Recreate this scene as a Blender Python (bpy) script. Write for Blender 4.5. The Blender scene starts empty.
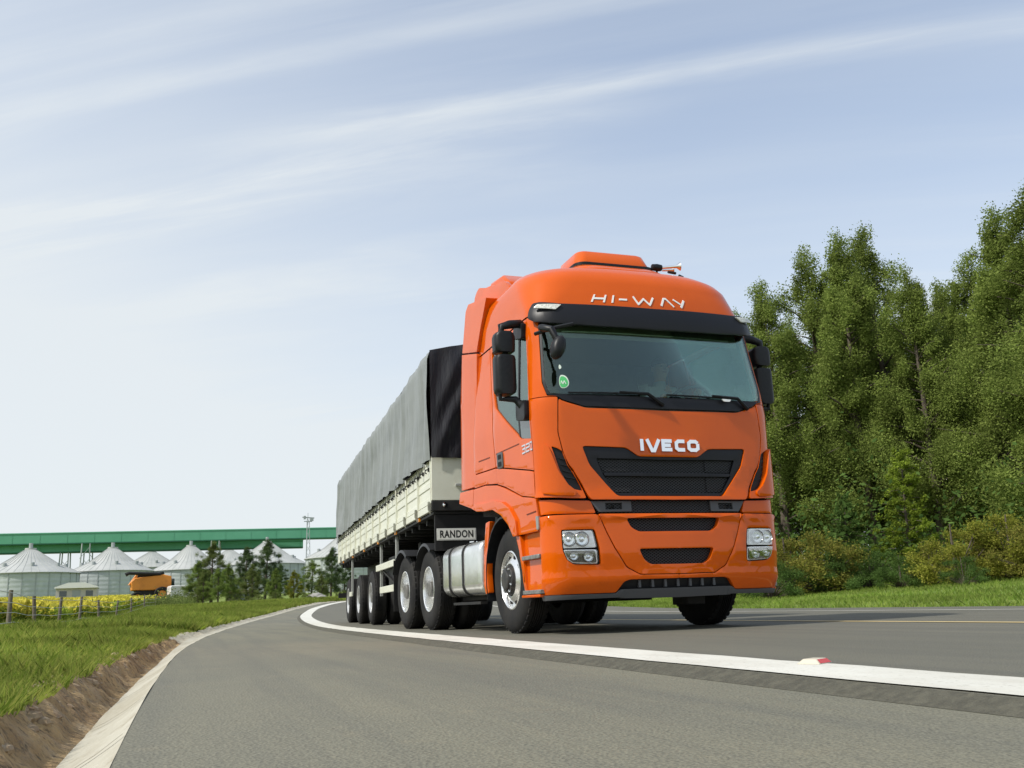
CLR1 = 31; CLOUDCOL = (3.95,4.18,4.30,1); EXPO = 0.45
import bpy, bmesh, math, random
from mathutils import Vector, Matrix, noise
C = bpy.context.scene
COL = C.collection
rad = math.radians
# ------------------------------------------------------------------ camera
cd = bpy.data.cameras.new('camera'); cam = bpy.data.objects.new('camera', cd); COL.objects.link(cam)
Rt = Vector((0.94465, -0.326063, -0.036317)); Up = Vector((-0.039874, -0.22398, 0.973778)); Fw = Vector((0.325647, 0.918431, 0.224584))
Mx = Matrix((Rt, Up, -Fw)).transposed().to_4x4(); Mx.translation = Vector((-4.353, -7.891, 0.271)); cam.matrix_world = Mx
cd.sensor_width = 36; cd.lens = 961.222*36/1024; cd.clip_start = .05; cd.clip_end = 6000
C.camera = cam
C.render.resolution_x = 1024; C.render.resolution_y = 768
# ------------------------------------------------------------------ world and sun
SUN_DIR = Vector((-1.00, -0.20, 1.10)).normalized()          # towards the sun
elev = math.asin(SUN_DIR.z); az = math.atan2(SUN_DIR.x, SUN_DIR.y)
w = bpy.data.worlds.new('World'); C.world = w; w.use_nodes = True
nt = w.node_tree; nt.nodes.clear()
def N(nt, t, **k):
    n = nt.nodes.new(t)
    for a, b in k.items():
        if a[0] == 'i' and a[1:].isdigit(): n.inputs[int(a[1:])].default_value = b
        else: setattr(n, a, b)
    return n
out = N(nt, 'ShaderNodeOutputWorld'); bg = N(nt, 'ShaderNodeBackground'); bg.inputs[1].default_value = .15
sky = N(nt, 'ShaderNodeTexSky', sky_type='NISHITA', sun_disc=False, sun_elevation=elev, sun_rotation=az, altitude=300, air_density=1.0, dust_density=1.4, ozone_density=.7)
tc = N(nt, 'ShaderNodeTexCoord'); sep = N(nt, 'ShaderNodeSeparateXYZ'); nt.links.new(tc.outputs['Generated'], sep.inputs[0])
# project the direction on a high cloud sheet: (x/(z+k), y/(z+k))
def math_(nt, op, a, b=None, clamp=False):
    n = N(nt, 'ShaderNodeMath', operation=op, use_clamp=clamp)
    for i, v in enumerate((a, b)):
        if v is None: continue
        if isinstance(v, (int, float)): n.inputs[i].default_value = v
        else: nt.links.new(v, n.inputs[i])
    return n.outputs[0]
zz = math_(nt, 'ADD', math_(nt, 'MAXIMUM', sep.outputs[2], 0.0), .10)
cx = math_(nt, 'DIVIDE', sep.outputs[0], zz); cy = math_(nt, 'DIVIDE', sep.outputs[1], zz)
cmb = N(nt, 'ShaderNodeCombineXYZ'); nt.links.new(cx, cmb.inputs[0]); nt.links.new(cy, cmb.inputs[1])
def cloud(rot, scx, scy, scale, lo, hi, det=7, dist=.6, loc=(0,0,0)):
    mp = N(nt, 'ShaderNodeMapping'); mp.inputs['Rotation'].default_value = (0, 0, rad(rot)); mp.inputs['Scale'].default_value = (scx, scy, 1); mp.inputs['Location'].default_value = loc
    m0 = N(nt, 'ShaderNodeMapping'); m0.inputs['Rotation'].default_value = (0, 0, rad(rot))
    nt.links.new(cmb.outputs[0], m0.inputs[0]); mp.inputs['Rotation'].default_value = (0,0,0); nt.links.new(m0.outputs[0], mp.inputs[0])
    tx = N(nt, 'ShaderNodeTexNoise'); tx.inputs['Scale'].default_value = scale; tx.inputs['Detail'].default_value = det; tx.inputs['Roughness'].default_value = .58; tx.inputs['Distortion'].default_value = dist
    nt.links.new(mp.outputs[0], tx.inputs[0])
    mr = N(nt, 'ShaderNodeMapRange', interpolation_type='SMOOTHSTEP'); mr.inputs[1].default_value = lo; mr.inputs[2].default_value = hi
    nt.links.new(tx.outputs[0], mr.inputs[0]); return mr.outputs[0]
c1 = cloud(CLR1, .30, 1.9, 1.1, .50, .74, loc=(.4, .3, 0))
c2 = cloud(CLR1+9, .35, 1.2, .55, .38, .80, det=5, loc=(3.1, 1.7, 0))
c3 = cloud(CLR1-6, .5, 4.2, 1.4, .50, .85, det=8, loc=(1.2, 5.0, 0))
cs = math_(nt, 'ADD', math_(nt, 'ADD', math_(nt, 'MULTIPLY', c1, .80), math_(nt, 'MULTIPLY', c2, .40)), math_(nt, 'MULTIPLY', c3, .22))
# veil gets denser towards the horizon
hz = N(nt, 'ShaderNodeMapRange', interpolation_type='SMOOTHSTEP'); hz.inputs[1].default_value = .55; hz.inputs[2].default_value = -.02; hz.inputs[3].default_value = 0; hz.inputs[4].default_value = .62
nt.links.new(sep.outputs[2], hz.inputs[0])
west = N(nt, 'ShaderNodeMapRange', interpolation_type='SMOOTHSTEP'); west.inputs[1].default_value = .45; west.inputs[2].default_value = -.35; west.inputs[3].default_value = 0.0; west.inputs[4].default_value = .38
nt.links.new(sep.outputs[0], west.inputs[0])
nn = math_(nt, 'ADD', math_(nt, 'MULTIPLY', cx, .515), math_(nt, 'MULTIPLY', cy, .857)); ss_ = math_(nt, 'SUBTRACT', math_(nt, 'MULTIPLY', cx, .857), math_(nt, 'MULTIPLY', cy, .515))
def wisp(scale, loc):
    m0 = N(nt, 'ShaderNodeMapping'); m0.inputs['Rotation'].default_value = (0, 0, rad(CLR1)); nt.links.new(cmb.outputs[0], m0.inputs[0])
    m1 = N(nt, 'ShaderNodeMapping'); m1.inputs['Scale'].default_value = (.55, 3.2, 1); m1.inputs['Location'].default_value = loc; nt.links.new(m0.outputs[0], m1.inputs[0])
    t_ = N(nt, 'ShaderNodeTexNoise'); t_.inputs['Scale'].default_value = scale; t_.inputs['Detail'].default_value = 8; t_.inputs['Roughness'].default_value = .6; t_.inputs['Distortion'].default_value = .5; nt.links.new(m1.outputs[0], t_.inputs[0]); return t_.outputs[0]
def mrange(v, a, b, c=0, d=1):
    r_ = N(nt, 'ShaderNodeMapRange', interpolation_type='SMOOTHSTEP'); r_.inputs[1].default_value = a; r_.inputs[2].default_value = b; r_.inputs[3].default_value = c; r_.inputs[4].default_value = d; nt.links.new(v, r_.inputs[0]); return r_.outputs[0]
wn = wisp(1.6, (2, 1, 0)); wig = math_(nt, 'MULTIPLY', math_(nt, 'SUBTRACT', wisp(.5, (7, 3, 0)), .5), .16)
def band(n0, w_, s0, s1, k):
    d_ = math_(nt, 'ABSOLUTE', math_(nt, 'SUBTRACT', math_(nt, 'ADD', nn, wig), n0)); b_ = mrange(d_, w_, 0)
    e1 = mrange(ss_, s0-.35, s0+.15); e2 = mrange(ss_, s1+.2, s1-.2); x_ = math_(nt, 'MULTIPLY', math_(nt, 'MULTIPLY', b_, e1), e2)
    return math_(nt, 'MULTIPLY', math_(nt, 'MULTIPLY', x_, mrange(wn, .32, .68, .18, 1)), k*.55)
bands = None
for a_ in ((1.545,.085,-2.2,-.12,.55),(1.62,.30,-2.4,-.2,.35),(1.436,.065,-.55,2.4,.60),(1.40,.22,-.7,2.6,.22),(1.23,.05,-.9,.4,.38),(1.12,.05,-1.1,.1,.34),(1.75,.12,-.2,1.6,.16)):
    v_ = band(*a_); bands = v_ if bands is None else math_(nt, 'ADD', bands, v_)
fac = math_(nt, 'ADD', math_(nt, 'ADD', math_(nt, 'ADD', bands, math_(nt, 'MULTIPLY', cs, .42)), hz.outputs[0]), west.outputs[0], clamp=True)
fac = math_(nt, 'MINIMUM', math_(nt, 'ADD', fac, .27), .93)
mix = N(nt, 'ShaderNodeMix', data_type='RGBA'); nt.links.new(fac, mix.inputs[0]); nt.links.new(sky.outputs[0], mix.inputs[6]); mix.inputs[7].default_value = CLOUDCOL
nt.links.new(mix.outputs[2], bg.inputs[0]); nt.links.new(bg.outputs[0], out.inputs[0])
sd = bpy.data.lights.new('sun', 'SUN'); sun = bpy.data.objects.new('sun', sd); COL.objects.link(sun)
sd.energy = 2.9; sd.angle = rad(2.0); sd.color = (1, .95, .87)
sun.rotation_mode = 'QUATERNION'; sun.rotation_quaternion = SUN_DIR.to_track_quat('Z', 'Y'); sun.location = (-30, 10, 40)
C.view_settings.view_transform = 'Standard'; C.view_settings.look = 'None'; C.view_settings.gamma = 1; C.view_settings.exposure = EXPO
# ------------------------------------------------------------------ helpers
def tag(o, label=None, cat=None, group=None, kind=None):
    if label: o['label'] = label
    if cat: o['category'] = cat
    if group: o['group'] = group
    if kind: o['kind'] = kind
    return o
def empty(name, loc=(0,0,0), rz=0):
    o = bpy.data.objects.new(name, None); COL.objects.link(o); o.location = loc; o.rotation_euler = (0,0,rz); o.empty_display_size = .2
    return o
def sharp(me, ang=35):
    me.polygons.foreach_set('use_smooth', [True]*len(me.polygons))
    try: me.set_sharp_from_angle(angle=rad(ang))
    except Exception: pass
def link(name, me, mat, parent=None, ang=35, bevel=0, seg=2):
    if mat: me.materials.append(mat)
    if ang: sharp(me, ang)
    o = bpy.data.objects.new(name, me); COL.objects.link(o)
    if parent: o.parent = parent
    if bevel:
        b = o.modifiers.new('bevel', 'BEVEL'); b.width = bevel; b.segments = seg; b.limit_method = 'ANGLE'; b.angle_limit = rad(40); b.harden_normals = False
    return o
class MB:
    def __init__(s): s.v = []; s.f = []
    def add(s, v, f):
        n = len(s.v); s.v += [tuple(p) for p in v]; s.f += [tuple(i+n for i in q) for q in f]; return s
    def box(s, x0, x1, y0, y1, z0, z1):
        v = [(x,y,z) for z in (z0,z1) for y in (y0,y1) for x in (x0,x1)]
        return s.add(v, [(0,2,3,1),(4,5,7,6),(0,1,5,4),(2,6,7,3),(0,4,6,2),(1,3,7,5)])
    def tube(s, pts, r, n=8, caps=True):
        pts = [Vector(p) for p in pts]; rs = r if isinstance(r, (list,tuple)) else [r]*len(pts)
        vs = []; up = Vector((0.13,0.21,1)).normalized()
        for i, p in enumerate(pts):
            d = (pts[min(i+1,len(pts)-1)]-pts[max(i-1,0)]).normalized()
            a = d.cross(up); a = a.normalized() if a.length > 1e-3 else d.cross(Vector((1,0,0))).normalized(); b = d.cross(a).normalized()
            vs += [p+(a*math.cos(2*math.pi*k/n)+b*math.sin(2*math.pi*k/n))*rs[i] for k in range(n)]
        f = [(i*n+k, i*n+(k+1)%n, (i+1)*n+(k+1)%n, (i+1)*n+k) for i in range(len(pts)-1) for k in range(n)]
        if caps: f += [tuple(range(n))[::-1], tuple((len(pts)-1)*n+k for k in range(n))]
        return s.add(vs, f)
    def bar(s, a, b, w, h, up=(0,0,1)):
        a, b = Vector(a), Vector(b); d = (b-a).normalized(); sd_ = d.cross(Vector(up)).normalized(); u = sd_.cross(d).normalized()
        v = [p+sd_*(i*w/2)+u*(j*h/2) for p in (a,b) for i, j in ((-1,-1),(1,-1),(1,1),(-1,1))]
        return s.add(v, [(0,1,2,3),(7,6,5,4),(0,4,5,1),(1,5,6,2),(2,6,7,3),(3,7,4,0)])
    def lathe(s, prof, c, axis='x', n=32, closed=False):
        """prof: list of (r, h) ; axis direction h"""
        vs = []
        for r, h in prof:
            for k in range(n):
                a = 2*math.pi*k/n; p, q_ = r*math.cos(a), r*math.sin(a)
                vs.append({'x': (c[0]+h, c[1]+p, c[2]+q_), 'y': (c[0]+p, c[1]+h, c[2]+q_), 'z': (c[0]+p, c[1]+q_, c[2]+h)}[axis])
        m = len(prof); f = [(i*n+k, i*n+(k+1)%n, ((i+1)%m)*n+(k+1)%n, ((i+1)%m)*n+k) for i in range(m if closed else m-1) for k in range(n)]
        return s.add(vs, f)
    def loft(s, rings, closed=True, caps=True):
        n = len(rings[0]); vs = [p for r in rings for p in r]; kk = n if closed else n-1
        f = [(i*n+k, i*n+(k+1)%n, (i+1)*n+(k+1)%n, (i+1)*n+k) for i in range(len(rings)-1) for k in range(kk)]
        if caps and closed: f += [tuple(range(n))[::-1], tuple((len(rings)-1)*n+k for k in range(n))]
        return s.add(vs, f)
    def prism(s, poly, x0, x1, axis='x'):
        """poly in the two other axes"""
        m = {'x': lambda a,b,h:(h,a,b), 'y': lambda a,b,h:(a,h,b), 'z': lambda a,b,h:(a,b,h)}[axis]; n = len(poly)
        return s.add([m(a,b,x0) for a,b in poly]+[m(a,b,x1) for a,b in poly], [tuple(range(n))[::-1], tuple(range(n,2*n))]+[(k,(k+1)%n,n+(k+1)%n,n+k) for k in range(n)])
    def build(s, name, mat, parent=None, ang=35, bevel=0, seg=2, fix=True):
        me = bpy.data.meshes.new(name); me.from_pydata(s.v, [], s.f)
        if fix:
            bm = bmesh.new(); bm.from_mesh(me); bmesh.ops.recalc_face_normals(bm, faces=bm.faces[:]); bm.to_mesh(me); bm.free()
        me.update(); return link(name, me, mat, parent, ang, bevel, seg)
# ------------------------------------------------------------------ materials
def mat(name, col, rough=.5, metal=0, coat=0, spec=.5, noise_=None, bump=None, trans=0, ior=1.45, emis=None, coords='Object', coatr=.04):
    """noise_: (scale, colour2, lo, hi, stretch) ; bump: (scale, strength, dist)"""
    m = bpy.data.materials.new(name); m.use_nodes = True; t = m.node_tree; b = t.nodes['Principled BSDF']
    def S(k, v):
        if k in b.inputs: b.inputs[k].default_value = v
    S('Base Color', (*col, 1)); S('Roughness', rough); S('Metallic', metal); S('Coat Weight', coat); S('Coat Roughness', coatr); S('Specular IOR Level', spec); S('Transmission Weight', trans); S('IOR', ior)
    tcn = None
    def coord(scale, stretch=(1,1,1)):
        nonlocal tcn
        if tcn is None: tcn = N(t, 'ShaderNodeTexCoord')
        mp = N(t, 'ShaderNodeMapping'); mp.inputs['Scale'].default_value = stretch; t.links.new(tcn.outputs[coords], mp.inputs[0])
        nn = N(t, 'ShaderNodeTexNoise'); nn.inputs['Scale'].default_value = scale; nn.inputs['Detail'].default_value = 6; nn.inputs['Roughness'].default_value = .62
        t.links.new(mp.outputs[0], nn.inputs[0]); return nn
    prev = None
    if noise_:
        lst = noise_ if isinstance(noise_, list) else [noise_]
        for (sc, c2, lo, hi, st) in lst:
            nn = coord(sc, st); mr = N(t, 'ShaderNodeMapRange'); mr.inputs[1].default_value = lo; mr.inputs[2].default_value = hi
            t.links.new(nn.outputs[0], mr.inputs[0]); mx = N(t, 'ShaderNodeMix', data_type='RGBA'); t.links.new(mr.outputs[0], mx.inputs[0])
            mx.inputs[6].default_value = (*col, 1)
            if prev: t.links.new(prev, mx.inputs[6])
            mx.inputs[7].default_value = (*c2, 1); prev = mx.outputs[2]
        t.links.new(prev, b.inputs['Base Color'])
    if bump:
        nn = coord(bump[0], bump[3] if len(bump) > 3 else (1,1,1)); bp_ = N(t, 'ShaderNodeBump'); bp_.inputs['Strength'].default_value = bump[1]; bp_.inputs['Distance'].default_value = bump[2]
        t.links.new(nn.outputs[0], bp_.inputs['Height']); t.links.new(bp_.outputs[0], b.inputs['Normal'])
    if emis: S('Emission Color', (*emis[0], 1)); S('Emission Strength', emis[1])
    return m
M = {}
M['orange'] = mat('orange_paint', (.65, .101, .0008), .42, coat=.72, coatr=.02, spec=.03, noise_=(2.5, (.60, .090, .0008), .35, .75, (1,1,1)))
M['orange2'] = M['orange']
M['black'] = mat('black_plastic', (.008, .009, .011), .42, spec=.35, noise_=(30, (.013, .014, .016), .4, .7, (1,1,1)))
M['satin'] = mat('satin_dark_paint', (.010, .0105, .014), .40, spec=.35)
M['dark'] = mat('chassis_black', (.010, .010, .011), .6, noise_=(6, (.020, .018, .016), .45, .7, (1,1,1)))
M['void'] = mat('dark_interior', (.006, .006, .007), .8)
M['grey'] = mat('grey_step_metal', (.30, .30, .29), .45, metal=.6, noise_=(20, (.16, .15, .14), .45, .7, (1,1,1)))
M['lipgrey'] = mat('grey_plastic', (.075, .078, .085), .45)
M['chrome'] = mat('chrome', (.85, .86, .87), .08, metal=1)
M['alu'] = mat('polished_aluminium', (.90, .91, .90), .24, metal=.85, noise_=(4, (.76, .77, .76), .4, .7, (1,1,1)), bump=(9, .08, .02))
M['white'] = mat('white_letters', (.82, .83, .82), .35)
M['rubber'] = mat('tyre_rubber', (.014, .014, .015), .72, spec=.3, noise_=[(5, (.030, .028, .025), .42, .72, (1,1,1)), (40, (.015,.015,.015), .5, .75, (1,1,1))], bump=(45, .3, .01))
M['cream'] = mat('cream_trailer_paint', (.68, .69, .59), .42, coat=.2, coatr=.2, noise_=[(2.2, (.60, .60, .50), .45, .8, (1,1,1)), (9, (.46,.43,.34), .58, .85, (1,.3,1))])
M['tarp'] = mat('grey_tarpaulin', (.215, .232, .227), .36, spec=.5, noise_=(.9, (.165, .18, .176), .4, .7, (1,.6,3)), bump=(2.2, .5, .08, (1,2.2,.25)))
M['tarpblack'] = mat('black_tarpaulin', (.018, .017, .022), .38, spec=.6, bump=(3, .45, .06, (2,1,.4)))
M['tarproof'] = mat('grey_tarp_roof', (.10, .11, .11), .4, bump=(2.2, .4, .06))
M['glassdark'] = mat('side_glass', (.035, .055, .052), .03, coat=1)
M['sticker'] = mat('green_sticker', (.10, .55, .18), .5)
M['stickerw'] = mat('white_sticker', (.75, .85, .75), .5)
M['amber'] = mat('amber_lens', (.75, .28, .02), .2)
M['platebg'] = mat('plate_silver', (.50, .50, .48), .4)
def glass_mat(name, tint, refl=.13, gc=(.82, .95, .90, 1)):
    m = bpy.data.materials.new(name); m.use_nodes = True; t = m.node_tree; t.nodes.clear()
    o = N(t, 'ShaderNodeOutputMaterial'); tr = N(t, 'ShaderNodeBsdfTransparent'); tr.inputs[0].default_value = (*tint, 1)
    gl = N(t, 'ShaderNodeBsdfGlossy'); gl.inputs['Roughness'].default_value = .02; gl.inputs[0].default_value = gc
    fr = N(t, 'ShaderNodeLayerWeight'); fr.inputs[0].default_value = .35
    mr = N(t, 'ShaderNodeMapRange'); mr.inputs[3].default_value = refl; mr.inputs[4].default_value = .75; t.links.new(fr.outputs['Fresnel'], mr.inputs[0])
    mx = N(t, 'ShaderNodeMixShader'); t.links.new(mr.outputs[0], mx.inputs[0]); t.links.new(tr.outputs[0], mx.inputs[1]); t.links.new(gl.outputs[0], mx.inputs[2]); t.links.new(mx.outputs[0], o.inputs[0])
    return m
M['glass'] = glass_mat('windscreen_glass', (.84, .92, .86), .035)
M['sideglass'] = glass_mat('tinted_side_glass', (.30, .38, .36), .20)
M['lens'] = glass_mat('lamp_lens', (.96, .97, .97), .03, (1,1,1,1))
def mesh_mat():
    m = bpy.data.materials.new('grille_mesh'); m.use_nodes = True; t = m.node_tree; b = t.nodes['Principled BSDF']
    tcn = N(t, 'ShaderNodeTexCoord'); mp = N(t, 'ShaderNodeMapping'); mp.inputs['Scale'].default_value = (26, 1, 40); t.links.new(tcn.outputs['Object'], mp.inputs[0])
    sp = N(t, 'ShaderNodeSeparateXYZ'); t.links.new(mp.outputs[0], sp.inputs[0])
    a = math_(t, 'ADD', sp.outputs[0], sp.outputs[2]); c = math_(t, 'SUBTRACT', sp.outputs[0], sp.outputs[2])
    def tri(v): return math_(t, 'ABSOLUTE', math_(t, 'SUBTRACT', math_(t, 'FRACT', v), .5))
    mn = math_(t, 'MINIMUM', tri(a), tri(c))
    k = math_(t, 'LESS_THAN', mn, .13)
    mx = N(t, 'ShaderNodeMix', data_type='RGBA'); t.links.new(k, mx.inputs[0]); mx.inputs[6].default_value = (.003,.003,.003,1); mx.inputs[7].default_value = (.050,.052,.058,1)
    t.links.new(mx.outputs[2], b.inputs['Base Color']); b.inputs['Roughness'].default_value = .6; b.inputs['Specular IOR Level'].default_value = .2; return m
M['mesh'] = mesh_mat()
# ---- cab shell: plan outline (half width W, centre front yc, bow B, corner radius r) at each height ----
SH = [ # z, W, yc, B, r
 (0.28,1.175,0.10,.13,.24),(0.45,1.212,0.04,.13,.22),(0.70,1.225,0.02,.13,.22),(1.04,1.232,0.04,.12,.22),
 (1.20,1.245,0.06,.10,.24),(1.60,1.25,0.06,.10,.25),(2.05,1.265,0.07,.10,.25),(2.30,1.25,0.10,.11,.24),(2.95,1.205,0.22,.13,.24),
 (3.10,1.19,0.25,.13,.27),(3.25,1.185,0.29,.13,.38),(3.40,1.17,0.34,.13,.45),(3.496,1.15,0.41,.13,.52),(3.576,1.09,0.52,.13,.56),(3.632,1.00,0.66,.13,.54),(3.664,0.86,0.84,.12,.46),(3.686,0.66,1.04,.10,.38),(3.700,0.38,1.26,.06,.22)]
YB = 2.15
def shp(z):
    if z<=SH[0][0]: return SH[0][1:]
    for a,b in zip(SH,SH[1:]):
        if z<=b[0]:
            t=(z-a[0])/(b[0]-a[0]); return tuple(a[i]+(b[i]-a[i])*t for i in range(1,5))
    return SH[-1][1:]
def shell(s,z,off=0.0):
    """s: 0..1 front centre->corner start, 1..2 corner, 2.. side (metres behind corner = s-2).  sign = side."""
    sg=-1.0 if s<0 else 1.0; a=abs(s)
    W,yc,B,r=shp(z)
    xw=W-r
    def P(a):
        if a<=1:
            x=xw*a; return x, yc+B*(x/W)**2
        yf=yc+B*(xw/W)**2; sl=2*B*xw/W/W
        p0=(xw,yf); p2=(W,yf+r*1.05); p1=(W,yf+sl*(W-xw))
        if a<=2:
            # cubic with handles .6 toward the corner point
            t=a-1; k=.62
            c1=(p0[0]+(p1[0]-p0[0])*k,p0[1]+(p1[1]-p0[1])*k); c2=(p2[0]+(p1[0]-p2[0])*k,p2[1]+(p1[1]-p2[1])*k)
            b=((1-t)**3,3*t*(1-t)**2,3*t*t*(1-t),t**3)
            return tuple(b[0]*p0[i]+b[1]*c1[i]+b[2]*c2[i]+b[3]*p2[i] for i in (0,1))
        return W, p2[1]+(a-2)
    x,y=P(a)
    if off:
        e=1e-3; x1,y1=P(max(0,a-e)); x2,y2=P(a+e); tx,ty=x2-x1,y2-y1; l=(tx*tx+ty*ty)**.5 or 1
        x+=ty/l*off; y-=tx/l*off
    return sg*x,y,z
def s_of_y(y,z):   # side parameter for a given y
    W,yc,B,r=shp(z); yf=yc+B*((W-r)/W)**2
    return 2+y-(yf+r*1.05)
# ------------------------------------------------------------------ panels laid on the cab shell
def rnd(pts, r=.03, n=3):
    """round the corners of a 2-D polygon"""
    o = []; m = len(pts)
    for i in range(m):
        a, b, c = Vector(pts[i-1]), Vector(pts[i]), Vector(pts[(i+1) % m])
        d1, d2 = a-b, c-b; l = min(r, d1.length*.45, d2.length*.45)
        if d1.length < 1e-6 or d2.length < 1e-6: continue
        p, q_ = b+d1.normalized()*l, b+d2.normalized()*l
        if abs(d1.normalized().dot(d2.normalized())) > .985: o.append(tuple(b)); continue
        for k in range(n+1):
            t = k/n; o.append(tuple(p*(1-t)**2+b*2*t*(1-t)+q_*t*t))
    return o
def sym(h): return list(h)+[(-a, b) for a, b in reversed(h) if abs(a) > 1e-6]
def front(sg=1): return lambda u, v, off: shell(sg*u, v, off)
def side(sg=1): return lambda u, v, off: shell(sg*s_of_y(u, v), v, off)
def pflat(sg, X): return lambda u, v, off: (sg*(X+off), u, v)
def panel(name, pts, m, parent, mp, off=0, th=.035, holes=(), step=(.1, .1), bevel=.007, offf=None, ang=32):
    bm = bmesh.new(); edges = []
    for lp in [pts]+list(holes):
        vs = [bm.verts.new((a, b, 0)) for a, b in lp]
        edges += [bm.edges.new((vs[i], vs[(i+1) % len(vs)])) for i in range(len(vs))]
    bmesh.ops.triangle_fill(bm, use_beauty=True, use_dissolve=False, edges=edges)
    us = [p[0] for p in pts]; vs_ = [p[1] for p in pts]
    u = math.floor(min(us)/step[0])*step[0]+step[0]
    while u < max(us):
        bmesh.ops.bisect_plane(bm, geom=bm.verts[:]+bm.edges[:]+bm.faces[:], plane_co=(u+1e-5,0,0), plane_no=(1,0,0)); u += step[0]
    v = math.floor(min(vs_)/step[1])*step[1]+step[1]
    while v < max(vs_):
        bmesh.ops.bisect_plane(bm, geom=bm.verts[:]+bm.edges[:]+bm.faces[:], plane_co=(0,v+1e-5,0), plane_no=(0,1,0)); v += step[1]
    bmesh.ops.remove_doubles(bm, verts=bm.verts[:], dist=1e-5)
    bm.verts.ensure_lookup_table(); bm.verts.index_update()
    top = []; bot = []
    for vt in bm.verts:
        a, b = vt.co.x, vt.co.y; o = off+(offf(a, b) if offf else 0)
        top.append(mp(a, b, o)); bot.append(mp(a, b, o-th))
    n = len(top); F = []
    for f in bm.faces:
        ix = [x.index for x in f.verts]; F.append(tuple(ix)); F.append(tuple(i+n for i in reversed(ix)))
    for e in bm.edges:
        if len(e.link_faces) == 1:
            a, b = e.verts[0].index, e.verts[1].index; F.append((a, b, b+n, a+n))
    bm.free(); me = bpy.data.meshes.new(name); me.from_pydata(top+bot, [], F)
    b2 = bmesh.new(); b2.from_mesh(me); bmesh.ops.recalc_face_normals(b2, faces=b2.faces[:])
    # dissolve the nearly flat triangle diagonals so the bevel runs clean
    if bevel:
        es = [e for e in b2.edges if len(e.link_faces) == 2 and e.calc_face_angle(0) > rad(50)]
        try: bmesh.ops.bevel(b2, geom=es, offset=bevel, segments=2, profile=.6, affect='EDGES', clamp_overlap=True)
        except Exception as ex: print('bevel', name, ex)
    b2.to_mesh(me); b2.free(); me.update()
    return link(name, me, m, parent, ang)
def strokes(name, glyphs, m, parent, mp, off, th, w):
    """glyphs: list of polylines in (u,v)"""
    b = MB(); k = 0
    for pl in glyphs:
        pts = [Vector(p) for p in pl]
        for i, (a, c) in enumerate(zip(pts, pts[1:])):
            d = (c-a); L = d.length; d.normalize(); nrm = Vector((-d.y, d.x))*w/2
            a2 = a-d*(w*.3 if i > 0 else 0); c2 = c+d*(w*.3 if i < len(pts)-2 else 0)
            ns = max(1, int(L/.04)); rings = []; o = off+(k % 5)*.0004; k += 1
            for j in range(ns+1):
                p = a2+(c2-a2)*j/ns; q1, q2 = p+nrm, p-nrm
                rings.append([mp(q1.x, q1.y, o), mp(q2.x, q2.y, o), mp(q2.x, q2.y, o-th), mp(q1.x, q1.y, o-th)])
            b.loft(rings)
    return b.build(name, m, parent, 30)
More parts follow.
